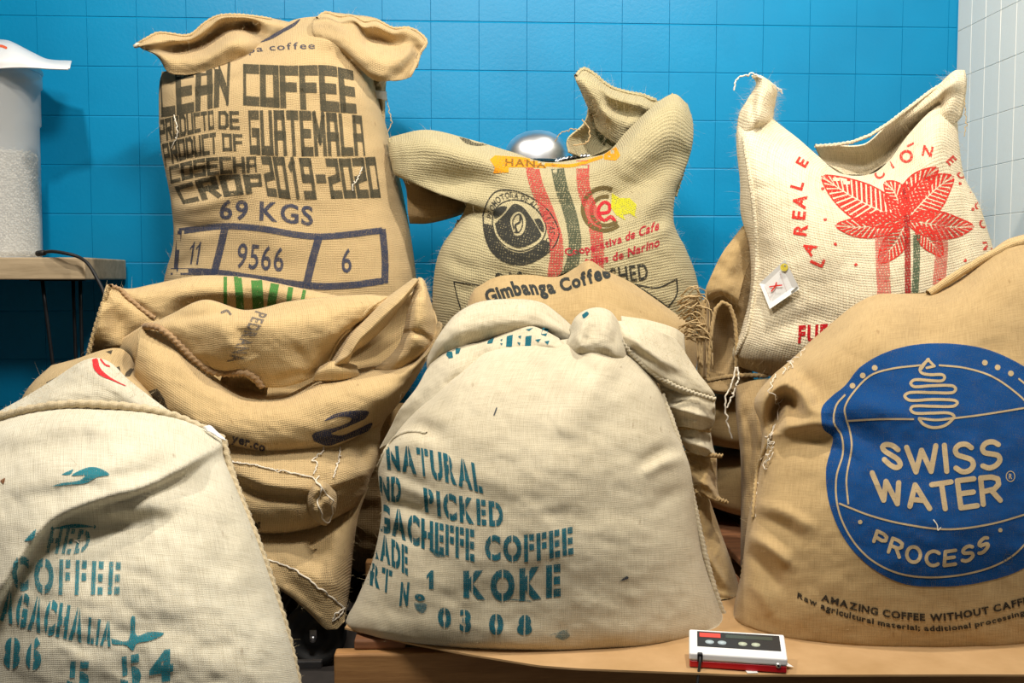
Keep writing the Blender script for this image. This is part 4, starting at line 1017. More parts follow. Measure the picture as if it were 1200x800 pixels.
for pts, wd, n in (([ctr, (1030, 246), (995, 228), (962, 206)], 22, 18), ([ctr, (1035, 262), (1008, 266), (978, 264)], 14, 14), ([(1060, 264), (1052, 280), (1040, 296), (1030, 309)], 13, 11),
                   ([(1074, 266), (1086, 278), (1097, 290), (1104, 301)], 11, 10), ([ctr, (1090, 262), (1118, 266), (1142, 265)], 16, 14), ([ctr, (1078, 240), (1098, 220), (1118, 206)], 21, 15),
                   ([(1060, 252), (1066, 232), (1078, 214), (1100, 196)], 14, 12), ([(1058, 250), (1052, 234), (1046, 222), (1036, 213)], 14, 10)): leaf(a, pts, wd, n)
press(a, B6, red6, S6, 'printed_leaf', cut=4)
for ch, (x, y), ang, h in (('L', (958, 306), -20, 15), ('A', (948, 291), -30, 14), ('R', (938, 269), -82, 15), ('E', (936, 252), -84, 15), ('A', (937, 236), -80, 15), ('L', (934, 217), -74, 14), ('E', (940, 190), -60, 13),
                       ('C', (1030, 204), -45, 11), ('I', (1044, 192), -35, 11), ('O', (1062, 183), -20, 14), ('N', (1087, 177), 12, 12), ('E', (1115, 188), 48, 11), ('D', (1127, 205), 64, 9), ('I', (1141, 223), 66, 9), ('C', (1147, 240), 70, 9), ('O', (1153, 262), 80, 10), ('N', (1157, 288), 85, 10)):
    # every letter of the ring turned to its own angle
    V, Fc = glyph(ch, .022); V = V-[(V[:, 0].max()+V[:, 0].min())/2, .35]; V = V/.7*h; an = math.radians(ang)
    if ch == 'L' and (x, y) == (958, 306): an = math.radians(-65)
    if (x, y) == (948, 291): an = math.radians(-60)
    Q = np.stack([x+V[:, 0]*math.cos(an)+V[:, 1]*math.sin(an), y+V[:, 0]*math.sin(an)-V[:, 1]*math.cos(an)], -1)
    a = Art(); a.add(Q, Fc); press(a, B6, red6 if x < 1000 else red6b, S6)
a = Art(); a.ribbon([(1064, 171), (1070, 168)], 2.5)
for x, y in ((964, 221), (967, 257), (979, 286), (1003, 310), (1038, 329), (1101, 327), (1131, 305), (1140, 245), (1125, 215)): press(a, B6, red6b, S6, 'printed_mark'); a = Art(); a.dot(x, y, 2)
press(a, B6, red6b, S6, 'printed_dot')
a = Art(); text(a, 'FUERTE', [(936, 382), (1010, 378)], [(935, 401), (1010, 398)], .035, .12); press(a, B6, ink('crimson_ink', (.42, .008, .012), .97, P6), S6)
Q = on_surface(B6, [(872, 160), (880, 210), (886, 260), (888, 310), (884, 350), (876, 390), (864, 414)], 60, .002)
rope(Q, B_cream, S6, .0055); stitches(Q+np.array([.012, -.004, 0]), M_twine, S6, .012, .008, .0014)
rope(np.array([P(x, y, 2.585-.02) for x, y in ((955, 171), (975, 170), (1000, 171), (1017, 167), (1040, 146), (1066, 126), (1098, 100), (1118, 82), (1131, 83), (1134, 98), (1131, 118), (1125, 137))]), B_cream, S6, .0045)
twine([P(860, 106, 2.55), P(863, 95, 2.55), P(871, 89, 2.55), P(882, 87, 2.55), P(893, 92, 2.54)], M_twine, S6, r=.0022)
twine([P(905, 98, 2.54), P(912, 104, 2.54), P(917, 110, 2.54)], M_twine, S6, r=.0014)
twine([P(1130, 115, 2.54), P(1132, 135, 2.54), P(1130, 160, 2.54)], M_jtwine, S6, r=.0011)
fibres([b6, m6, e6], M_fib, S6, 750, (.008, .024), seed=6)
# paper tag lying on this sack
TG = empty('paper_tag', P(913, 335, 2.35), 'white folded paper tag with a red X and yellow dot', 'tag')
B6t = bvh_of([b6])
lift = lambda x, y, l: (lambda h: h[0]-h[2]*l)(cast(B6t, x, y))
cor = [(890, 332), (920, 304), (937, 338), (902, 362)]
top_ = [lift(x, y, .022) for x, y in cor]; bot_ = [q+ray(915, 334)*.005 for q in top_]
MB().add(top_+bot_, [(0, 1, 2, 3), (7, 6, 5, 4), (0, 4, 5, 1), (1, 5, 6, 2), (2, 6, 7, 3), (3, 7, 4, 0)]).build('card', M_tagw, TG, smooth=False)
Sx = Surf(); Sx.shape = (2, 2); Sx.G = np.array([[top_[0], top_[1]], [top_[3], top_[2]]]); Sx.uv = np.zeros((2, 2, 2)); BT = bvh_of([Sx])
a = Art(); a.dot(919, 313, 4.6); press(a, BT, mat('yellow_sticker', (.62, .50, .05), .5), TG, 'yellow_dot', off=.0006, jump=.1)
a = Art(); a.ribbon([(902, 336), (908, 335), (916, 334)], 1.6); a.ribbon([(904, 341), (908, 336), (910, 331)], 1.6); press(a, BT, mat('red_marker', (.7, .03, .02), .5), TG, 'red_cross', off=.0006, jump=.1)
a = Art(); a.dot(920, 311.5, 1.2); a.ribbon([(898, 354), (900, 358)], .8); a.ribbon([(928, 342), (934, 337)], 2.2); press(a, BT, mat('grey_print', (.25, .24, .2), .5), TG, 'small_print', off=.0009, jump=.1)
a = Art(); a.ribbon([(914, 319), (922, 341)], .5); a.ribbon([(896, 334), (903, 352)], .5); press(a, BT, mat('pink_print', (.65, .5, .5), .5), TG, 'small_print', off=.0006, jump=.1)

# ---------------------------------------------------------------- brown open sack between 5 and 6
S8 = sack(850, 440, 2.5, 'brown sack with gaping open neck wedged left of the red leaf sack')
bt = body('sack_body', [
 ([(866, 270), (872, 264), (880, 268)], 2.62, .02, .02),
 ([(850, 292), (868, 286), (888, 290)], 2.62, .08, .05),
 ([(834, 326), (858, 320), (890, 325)], 2.62, .11, .06),
 ([(824, 356), (850, 352), (888, 360)], 2.62, .11, .07),
 ([(820, 400), (846, 404), (880, 405)], 2.62, .09, .07),
 ([(818, 442), (846, 448), (885, 450)], 2.62, .09, .07),
 ([(826, 456), (850, 460), (895, 458)], 2.58, .08, .08),
 ([(835, 461), (858, 463), (892, 462)], 2.56, .01, .02)], B_dark, S8, folds=[(-7, 15, [(846, 362), (848, 400), (842, 438)]), (1.5, 4, [(833, 352), (845, 344), (858, 348), (866, 362)])], nf=70, nv=90, wr=(.25, 30, 18, 0), seed=12)
m8 = patch('mouth_flap', [
 [(866, 272, 1), (875, 266, 1), (884, 270, -1)],
 [(848, 294, 4), (866, 290, 5), (884, 292, 1)],
 [(832, 326, 5), (852, 322, 7), (872, 326, 5)],
 [(826, 344, 5), (846, 340, 8), (866, 350, 7)],
 [(829, 356, 3), (846, 347, 6), (864, 360, 5)]], 2.56, B_brown, S8, nu=40, nv=40, wr=(.3, 20, 12, 0), seed=13)
ml = patch('mouth_flap', [
 [(822, 352, 6), (828, 350, 7), (832, 356, 4)], [(820, 385, 6), (826, 384, 7), (830, 388, 4)], [(818, 415, 5), (824, 416, 6), (828, 418, 3)], [(816, 440, 4), (823, 444, 5), (828, 442, 3)]], 2.56, B_brown, S8, nu=20, nv=30)
rope(np.array([P(x, y, 2.49) for x, y in ((829, 446), (836, 410), (832, 370), (833, 354), (845, 345), (858, 349), (866, 362), (867, 400), (862, 440))]), B_brown, S8, .005)
rope(np.array([P(x, y, 2.47) for x, y in ((828, 446), (850, 438), (876, 436), (900, 440))]), B_dark, S8, .006)
fibres([bt, m8], M_fib, S8, 220, (.006, .016), seed=8)
twine([P(862, 430, 2.38), P(858, 450, 2.37), P(850, 470, 2.36), P(852, 495, 2.36), P(858, 514, 2.36)], M_twine, S8, r=.0022)
twine([P(864, 430, 2.38), P(866, 445, 2.37), P(860, 458, 2.36), P(852, 478, 2.36)], M_twine, S8, r=.0022)

# ---------------------------------------------------------------- 4b. tan sack behind the centre sack
S9 = sack(680, 400, 2.3, 'tan sack with black lettering and frayed edge, behind the white centre sack')
b9 = body('sack_body', [
 ([(556, 338), (583, 324), (620, 322), (654, 324), (675, 313), (690, 305), (709, 316), (738, 330), (762, 346), (790, 366)], 2.42, .02, .04),
 ([(550, 350), (590, 340), (630, 340), (665, 334), (690, 326), (715, 332), (750, 350), (775, 362), (806, 378)], 2.42, .10, .08),
 ([(542, 380), (590, 372), (640, 370), (690, 366), (740, 374), (780, 388), (818, 400)], 2.42, .18, .12),
 ([(538, 430), (600, 430), (680, 430), (760, 432), (815, 438)], 2.42, .22, .16),
 ([(540, 520), (600, 522), (680, 524), (750, 522), (800, 520)], 2.42, .24, .18),
 ([(545, 620), (600, 624), (680, 626), (740, 624), (790, 620)], 2.42, .24, .18),
 ([(570, 680), (620, 684), (680, 686), (730, 684), (780, 680)], 2.42, .12, .12),
 ([(600, 700), (640, 702), (680, 703), (740, 702), (790, 700)], 2.42, .01, .02)],
 B_brown, S9, folds=[(2, 8, [(690, 306), (688, 322)]), (-1.5, 12, [(620, 322), (650, 336), (668, 330)]), (1.2, 8, [(720, 330), (760, 352), (800, 380)]), (-1, 6, [(700, 350), (760, 375), (800, 396)])], wr=(.25, 50, 20, .5), seed=14, zmin=.168)
B9 = bvh_of([b9])
a = Art(); text(a, 'Gimbanga Coffee', [(566, 342), (600, 330), (650, 328), (680, 320), (712, 307)], [(572, 356), (604, 346), (650, 343), (684, 334), (716, 324)], .035, .05); press(a, B9, ink('black_ink', (.03, .035, .035), .92, .0025), S9, jump=.05)
mb = MB(); rr = np.random.RandomState(2)
for i in range(46):
    x0, y0 = 792+rr.rand()*14, 345+rr.rand()*55
    q = [P(x0, y0, 2.28)]; x1, y1 = x0+16+rr.rand()*14, y0-14+rr.rand()*22; q.append(P((x0+x1)/2, (y0+y1)/2-3+rr.randn()*3, 2.25+rr.rand()*.03)); q.append(P(x1, y1+rr.rand()*8, 2.27)); q.append(P(x1-2+rr.rand()*6, y1+16+rr.rand()*22, 2.27))
    mb.tube(poly3(q, 12), .0017, 4)
mb.build('frayed_threads', M_jtwine, S9, kind='stuff')

# ---------------------------------------------------------------- 2. open gold sack with folded mouth (left, middle row)
S2 = sack(310, 560, 2.2, 'golden brown sack with slumped open mouth and green stripes, left of the white centre sack')
b2 = body('sack_body', [
 ([(150, 352), (200, 345), (280, 342), (360, 345), (440, 352), (500, 348)], 2.50, .02, .04),
 ([(140, 390), (200, 380), (280, 376), (360, 378), (440, 382), (512, 372)], 2.48, .05, .06),
 ([(150, 430), (210, 440), (280, 445), (360, 440), (440, 420), (510, 395)], 2.44, .07, .06),
 ([(165, 470), (220, 490), (280, 504), (360, 500), (430, 480), (484, 445)], 2.36, .12, .12),
 ([(180, 500), (230, 520), (290, 536), (360, 535), (420, 520), (450, 495)], 2.30, .14, .12),
 ([(215, 530), (250, 545), (300, 552), (360, 552), (400, 545), (440, 530)], 2.28, .01, .02)],
 B_gold, S2, wr=(.3, 50, 25, .2), seed=20)
m2a = patch('mouth_flap', [     # back lip, rolled over, with the left corner falling forward
 [(126, 333, 2), (150, 338, 0), (178, 333, -2), (230, 323, -4), (290, 325, -5), (350, 337, -5), (400, 347, -4), (440, 354, -3), (470, 350, -2)],
 [(124, 336, 6), (148, 344, 4), (176, 341, 2), (228, 330, 0), (290, 332, -1), (348, 344, -1), (398, 354, -1), (436, 362, 0), (466, 356, 0)],
 [(118, 360, 9), (148, 360, 7), (176, 356, 4), (224, 344, 2), (286, 346, 0), (342, 356, -1), (392, 366, -1), (430, 372, 0), (462, 366, 0)],
 [(111, 388, 9), (144, 384, 9), (172, 376, 6), (214, 362, 1), (278, 362, -3), (334, 370, -5), (386, 378, -4), (426, 382, -2), (458, 376, -2)],
 [(105, 410, 6), (140, 404, 8), (166, 396, 7), (208, 382, 0), (270, 378, -6), (326, 384, -8), (380, 390, -6), (420, 392, -4), (452, 386, -4)],
 [(103, 418, 2), (128, 408, 3), (154, 412, 5), (204, 400, -1), (264, 392, -8), (322, 396, -9), (376, 400, -7), (416, 402, -5), (450, 396, -5)]],
 2.36, B_gold, S2, folds=[(-1.6, 5, [(132, 338), (158, 356), (184, 374)]), (-3.0, 14, [(128, 362), (142, 384), (150, 404)]), (2.2, 12, [(124, 345), (120, 375), (112, 398)]), (1.5, 14, [(160, 350), (230, 340), (300, 340)]), (-1.5, 8, [(150, 404), (168, 384), (176, 374)])],
 nu=110, nv=60, wr=(.3, 40, 16, 0), seed=21)
m2a2 = patch('mouth_flap', [
 [(135, 402, 3), (150, 392, 5), (170, 380, 7), (186, 374, 7)], [(140, 416, 4), (152, 410, 8), (166, 400, 10), (186, 392, 9)],
 [(150, 432, 4), (156, 428, 8), (165, 425, 10), (184, 425, 8)], [(154, 448, 2), (158, 450, 6), (168, 455, 8), (186, 455, 6)]], 2.34, B_gold, S2, nu=30, nv=30, folds=[(-1, 4, [(146, 410), (157, 430)])])
m2b = patch('mouth_flap', [     # slack panel lying over the filling
 [(168, 384, 0), (200, 368, 0), (240, 351, -1), (288, 363, -3), (338, 353, -3), (390, 347, -3), (430, 345, -3), (456, 347, -2)],
 [(172, 384, 3), (206, 376, 4), (246, 367, 5), (296, 371, 4), (344, 363, 3), (388, 356, 2), (424, 355, 2), (448, 356, 1)],
 [(190, 390, 4), (224, 386, 6), (260, 380, 8), (304, 378, 8), (346, 376, 7), (384, 372, 6), (412, 370, 4), (430, 370, 2)],
 [(208, 402, 4), (240, 400, 7), (272, 398, 9), (312, 398, 9), (348, 396, 8), (378, 392, 7), (398, 388, 5), (408, 388, 2)],
 [(226, 418, 4), (254, 418, 7), (284, 418, 8), (318, 418, 8), (348, 416, 7), (370, 412, 6), (384, 408, 4), (394, 408, 1)],
 [(246, 434, 3), (270, 432, 5), (296, 436, 6), (322, 438, 6), (346, 436, 6), (364, 430, 5), (376, 424, 3), (386, 424, 1)],
 [(262, 440, 0), (284, 440, 3), (304, 452, 4), (326, 454, 4), (346, 450, 4), (362, 444, 3), (374, 438, 2), (382, 436, 0)]],
 2.24, B_gold, S2, folds=[(-1.3, 11, [(286, 384), (288, 400), (296, 420)]), (1.0, 12, [(250, 380), (270, 400), (280, 420)]), (1.2, 10, [(198, 364), (240, 350), (284, 358)]), (-1.4, 6, [(205, 374), (250, 368), (292, 366)]), (-.8, 7, [(360, 432), (352, 415), (340, 405)]), (-.7, 6, [(375, 436), (340, 440), (320, 450)])],
 nu=100, nv=80, wr=(.35, 40, 28, .4), seed=22)
m2c = patch('mouth_flap', [     # front lip sweeping round
 [(166, 384, -3), (186, 386, -3), (206, 398, -3), (226, 420, -3), (250, 440, -3), (285, 462, -4), (330, 464, -4), (378, 442, -4), (420, 432, -4), (460, 424, -4), (495, 404, -3), (514, 376, -1)],
 [(163, 388, 1), (182, 390, 1), (204, 403, 2), (226, 426, 3), (252, 448, 4), (288, 467, 4), (332, 468, 4), (380, 447, 3), (424, 438, 3), (464, 430, 3), (500, 408, 2), (517, 378, 0)],
 [(161, 402, 5), (176, 410, 7), (198, 424, 8), (224, 446, 10), (254, 466, 11), (292, 480, 12), (336, 478, 12), (384, 462, 11), (428, 450, 10), (468, 438, 9), (500, 414, 6), (518, 382, 1)],
 [(158, 426, 6), (172, 440, 9), (196, 458, 11), (224, 476, 13), (256, 492, 14), (296, 500, 15), (340, 500, 15), (386, 488, 14), (428, 472, 13), (464, 454, 10), (496, 424, 6), (518, 386, 1)],
 [(157, 446, 4), (172, 466, 7), (198, 484, 10), (226, 500, 12), (258, 512, 13), (298, 520, 14), (342, 520, 14), (386, 510, 13), (424, 494, 11), (456, 474, 8), (488, 438, 4), (516, 390, 0)],
 [(160, 456, 0), (176, 478, 3), (202, 496, 6), (230, 508, 8), (262, 519, 9), (300, 529, 10), (343, 531, 10), (386, 525, 9), (420, 511, 7), (450, 492, 4), (482, 452, 1), (514, 396, -2)]],
 2.24, B_gold, S2, folds=[(1.2, 12, [(470, 430), (500, 410), (514, 384)]), (-1.0, 10, [(440, 452), (470, 440), (498, 420)]), (-1.0, 14, [(200, 440), (240, 470), (290, 484)])],
 nu=150, nv=60, wr=(.35, 50, 24, .3), seed=23)
m2d = patch('mouth_flap', [     # rolled fold rising to the right peak
 [(484, 326, 0), (462, 342, -1), (440, 358, -2), (422, 376, -2), (404, 392, -2), (392, 410, -2), (384, 424, -2), (380, 434, -2)],
 [(488, 326, 4), (468, 342, 4), (446, 360, 5), (428, 378, 5), (412, 394, 5), (400, 412, 5), (392, 424, 5), (386, 432, 4)],
 [(490, 328, 6), (470, 350, 8), (450, 368, 9), (434, 384, 9), (420, 398, 9), (410, 414, 9), (400, 422, 8), (392, 430, 6)],
 [(490, 331, 4), (470, 357, 6), (454, 374, 7), (440, 388, 7), (426, 400, 7), (413, 411, 7), (408, 424, 6), (396, 430, 4)],
 [(488, 334, 0), (468, 362, 1), (454, 380, 2), (440, 394, 2), (428, 404, 2), (414, 414, 2), (408, 426, 2), (398, 432, 1)]],
 2.24, B_gold, S2, nu=60, nv=40, wr=(.2, 20, 14, .5), seed=24)
m2e = patch('mouth_flap', [     # right peak, outer side
 [(490, 325, 1), (492, 325, 2), (495, 326, 2), (498, 330, 0)],
 [(484, 342, 3), (491, 340, 5), (499, 342, 5), (504, 350, 1)],
 [(478, 362, 4), (488, 360, 8), (500, 362, 7), (510, 372, 2)],
 [(474, 382, 4), (485, 382, 9), (498, 384, 8), (512, 388, 2)],
 [(468, 402, 3), (480, 402, 8), (492, 402, 8), (510, 398, 3)],
 [(456, 418, 2), (470, 418, 7), (486, 416, 7), (508, 404, 3)],
 [(438, 432, 0), (458, 434, 4), (480, 430, 4), (506, 412, 0)]],
 2.24, B_gold, S2, nu=50, nv=60, folds=[(-1.4, 4, [(466, 394), (482, 389), (498, 394), (508, 404)]), (1.0, 8, [(470, 406), (485, 400), (500, 408)]), (-1.2, 3, [(510, 375), (508, 395), (500, 412)])], wr=(.25, 18, 12, 0), seed=25)
m2f = patch('mouth_inside', [[(376, 372, 0), (420, 368, 0), (470, 352, -2), (488, 340, -2)], [(372, 410, -4), (420, 405, -5), (460, 385, -5), (484, 375, -5)], [(372, 440, 0), (410, 440, -2), (450, 430, -2), (480, 420, -2)]], 2.30, B_gold, S2, nu=30, nv=30)
m2g = patch('mouth_flap', [[(374, 430, -1), (388, 423, 1), (404, 424, 0), (418, 428, -3)], [(370, 436, 1), (386, 432, 3), (404, 433, 3), (420, 434, 0)], [(366, 446, 0), (388, 446, 2), (406, 444, 2), (422, 440, 0)]], 2.20, B_gold, S2, nu=24, nv=20)
pk = patch('mouth_inside', [[(262, 436, -2), (282, 434, -2), (300, 440, -2), (314, 452, -2)], [(258, 448, -6), (276, 452, -8), (294, 456, -8), (312, 462, -6)], [(262, 462, 2), (282, 466, 1), (300, 468, 1), (316, 470, 1)]], 2.22, B_gold, S2, nu=24, nv=20, folds=[(3, 6, [(262, 452), (276, 440), (290, 438)])])
Bm2 = bvh_of([m2a, m2b, m2c]); P2 = .0042
grn = ink('green_ink', (.06, .20, .045), .88, P2)
for i, ((x0, x1), wd, tp) in enumerate((((264, 264), 4, 330), ((278, 282), 9, 326), ((300, 303), 13, 326), ((324, 316), 10, 330), ((342, 336), 6, 334), ((358, 350), 4, 340))):
    a = Art(); a.ribbon([(x0, tp-6), ((x0+x1)/2, tp+14), (x1, tp+42)], wd, cap=False); press(a, bvh_of([m2a]), grn, S2, 'green_stripe', jump=.04)
bl2 = ink('grey_ink', (.13, .12, .12), .62, P2)
a = Art(); text(a, 'PEDRANA', [(313, 368), (296, 400), (284, 424), (279, 424)][0:3], [(300, 364), (282, 396), (266, 424)], .02, .12); press(a, bvh_of([m2b]), bl2, S2, jump=.05)
a = Art(); a.ribbon([(260, 366), (266, 364), (270, 368)], 3); press(a, bvh_of([m2b]), bl2, S2, 'printed_mark')
B2c = bvh_of([m2c])
nv2 = ink('navy_ink', (.045, .05, .09), .82, P2)
a = Art(); a.fill([[(368, 517), (366, 509), (378, 504), (396, 500), (410, 494), (412, 490), (400, 488), (388, 491), (380, 493), (392, 485), (414, 481), (432, 482), (428, 490), (416, 496), (400, 503), (388, 508), (400, 510), (418, 503), (436, 495), (432, 504), (414, 512), (398, 518), (384, 522)]]); press(a, B2c, nv2, S2, 'printed_emblem', jump=.05)
a = Art(); text(a, 'yer.co', [(273, 508), (290, 512), (312, 520)], [(271, 517), (288, 522), (310, 529)], .03, .06); press(a, B2c, nv2, S2, jump=.05)
a = Art(); a.fill([[(164, 462), (184, 455), (192, 466), (197, 480), (190, 484), (172, 470)]], smooth=False); press(a, B2c, ink('black_ink', (.07, .06, .045), .85, P2), S2, 'printed_block', jump=.05)
Q = on_surface(Bm2, [(170, 384), (186, 384), (202, 394), (218, 410), (236, 428), (250, 434), (268, 436), (286, 435), (300, 442), (312, 460)], 80, .004)
rope(Q, burlap('burlap_seam', (.38, .24, .12), .003), S2, .007, 'chain_seam', .3, .012)
rope(on_surface(Bm2, [(128, 336), (140, 340), (152, 350), (164, 362), (182, 374)], 40, .003), burlap('burlap_seam', (.38, .24, .12), .003), S2, .005, amp=.3)
rope(np.array([P(x, y, 2.27) for x, y in ((128, 336), (120, 352), (113, 380), (106, 402), (103, 418))]), B_gold, S2, .005, amp=.3)
rope(on_surface(bvh_of([m2b, m2d]), [(453, 349), (432, 362), (420, 378), (404, 390), (394, 402), (386, 420), (380, 432)], 40, .001), B_gold, S2, .0035)
fibres([b2, m2a, m2c, m2e], M_fib, S2, 260, (.005, .014), seed=20)
# sacks stacked under it
S2b = sack(350, 640, 2.25, 'brown sack with a knotted corner and white string, below the golden sack')
sb = body('sack_body', [
 ([(200, 500), (260, 505), (320, 508), (380, 505), (446, 496)], 2.26, .08, .10),
 ([(205, 535), (260, 540), (320, 545), (380, 544), (444, 532)], 2.25, .15, .14),
 ([(210, 570), (260, 585), (320, 592), (380, 585), (434, 560)], 2.24, .16, .14),
 ([(220, 600), (260, 612), (310, 622), (370, 615), (420, 590)], 2.24, .11, .12),
 ([(240, 615), (280, 624), (310, 628), (360, 622), (402, 604)], 2.24, .01, .02)], B_tan, S2b, nf=110, nv=90,
 folds=[(2.2, 40, [(432, 556), (366, 578), (316, 575), (284, 561), (262, 548)], 's', 1.5), (1.0, 9, [(272, 556), (300, 566), (330, 572), (366, 574)]), (-3, 8, [(276, 566), (316, 580), (360, 582)]), (-1.5, 10, [(420, 520), (428, 550)]), (-1, 8, [(400, 520), (390, 550)]), (1.5, 30, [(330, 600)]), (-1.2, 8, [(370, 600), (400, 590), (425, 565)])], wr=(.35, 50, 24, .2), seed=27)
kn = patch('knotted_corner', [
 [(362, 566, 2), (370, 562, 4), (380, 564, 5), (392, 572, 1)], [(360, 578, 4), (368, 574, 8), (380, 574, 8), (395, 582, 2)], [(360, 592, 4), (368, 590, 9), (380, 588, 8), (394, 594, 2)],
 [(364, 604, 3), (372, 604, 7), (380, 602, 6), (391, 604, 1)], [(372, 612, 1), (376, 614, 3), (382, 616, 3), (386, 612, 1)]], 2.115, B_tan, S2b, nu=36, nv=36, folds=[(-2, 5, [(370, 592), (376, 580), (384, 578)]), (1, 4, [(386, 580), (388, 600)])], wr=(.3, 10, 8, 0), seed=28)
Bsb = bvh_of([sb, kn])
for p in ([(268, 541), (300, 547), (330, 553), (366, 560)], [(366, 560), (376, 572), (372, 590), (382, 612), (388, 600), (386, 584), (370, 564), (374, 558)], [(367, 556), (372, 545), (366, 540), (378, 530), (379, 524)], [(390, 560), (396, 545), (399, 524)]):
    Q = on_surface(Bsb, p, 30, .003); twine(Q, M_twine, S2b, r=.0016)
stitches(on_surface(Bsb, [(268, 540), (300, 546), (330, 552), (360, 558)], 40, .002), M_twine, S2b, .009, .006, .0014)
a = Art(); text(a, 'yer', [(293, 612), (304, 608)], [(296, 622), (307, 617)], .03, .06); press(a, Bsb, ink('black_ink', (.06, .055, .045), .9, .0036), S2b)
S2c = sack(350, 730, 2.2, 'lowest brown sack with sewn white hem, ending in a pointed corner above the dark gap')
sc_ = body('sack_body', [
 ([(240, 590), (290, 600), (340, 604), (390, 596), (432, 570)], 2.30, .08, .10),
 ([(240, 620), (290, 630), (340, 632), (390, 625), (420, 605)], 2.28, .15, .14),
 ([(250, 650), (300, 658), (350, 664), (390, 662), (414, 645)], 2.24, .17, .16),
 ([(275, 668), (320, 682), (355, 692), (388, 700), (410, 690)], 2.18, .13, .14),
 ([(300, 676), (330, 692), (356, 708), (384, 724), (406, 714)], 2.12, .06, .10),
 ([(318, 680), (340, 698), (360, 716), (388, 740), (404, 728)], 2.08, .006, .03)], B_tan, S2c, nf=100, nv=90,
 folds=[(-1.6, 10, [(310, 622), (350, 628), (400, 612)]), (1.2, 10, [(330, 650), (360, 670), (395, 690)]), (-1.0, 8, [(320, 668), (350, 690), (380, 718)]), (-.8, 8, [(400, 620), (398, 650)])], wr=(.35, 40, 20, .6), seed=29, zmin=.095)
Bsc = bvh_of([sc_])
Q = on_surface(Bsc, [(310, 655), (330, 661), (352, 672), (376, 690), (402, 712)], 40, .002); twine(Q, M_twine, S2c, r=.002)
twine(on_surface(Bsc, [(402, 712), (398, 722), (389, 728), (392, 720), (403, 712)], 20, .003), M_twine, S2c, r=.0018)
fibres([sc_, sb], M_fib, S2c, 160, (.005, .014), seed=29)
# printed sack peeping out behind the front left sack
S0 = sack(90, 560, 2.25, 'brown sack with dark print peeping out behind the white front left sack')
s0 = body('sack_body', [
 ([(60, 428), (90, 420), (120, 410), (140, 408), (152, 416), (158, 428)], 2.26, .02, .04),
 ([(40, 446), (80, 436), (120, 426), (160, 440)], 2.24, .10, .08), ([(28, 462), (80, 458), (130, 452), (185, 470)], 2.22, .15, .12),
 ([(10, 500), (70, 505), (130, 510), (180, 520)], 2.20, .18, .15), ([(0, 600), (70, 610), (120, 612), (165, 600)], 2.18, .2, .15), ([(5, 740), (70, 745), (110, 748), (160, 740)], 2.16, .16, .15), ([(30, 800), (80, 804), (100, 804), (150, 800)], 2.16, .01, .02)],
 B_gold, S0, nf=90, nv=80, folds=[(1.5, 8, [(60, 445), (100, 425), (140, 410)]), (-1.5, 6, [(70, 440), (110, 424)]), (-1.5, 6, [(140, 420), (150, 440), (152, 460)])], wr=(.5, 25, 16, .5), seed=30)
Bs0 = bvh_of([s0])
a = Art()
for L_ in ([(133, 431), (140, 429), (142, 438), (137, 438)], [(147, 437), (153, 431), (157, 432), (152, 441), (146, 441)], [(54, 448), (66, 442), (70, 444), (58, 454)], [(42, 458), (50, 452), (52, 456), (44, 462)], [(124, 412), (132, 410), (130, 415)], [(147, 446), (150, 446), (150, 449)], [(155, 450), (158, 450), (158, 455)]): a.quad(L_)
press(a, Bs0, ink('black_ink', (.06, .055, .045), .85, P2), S0, 'printed_mark', jump=.06)
fibres([s0], M_fib, S0, 160, (.006, .02), seed=31)

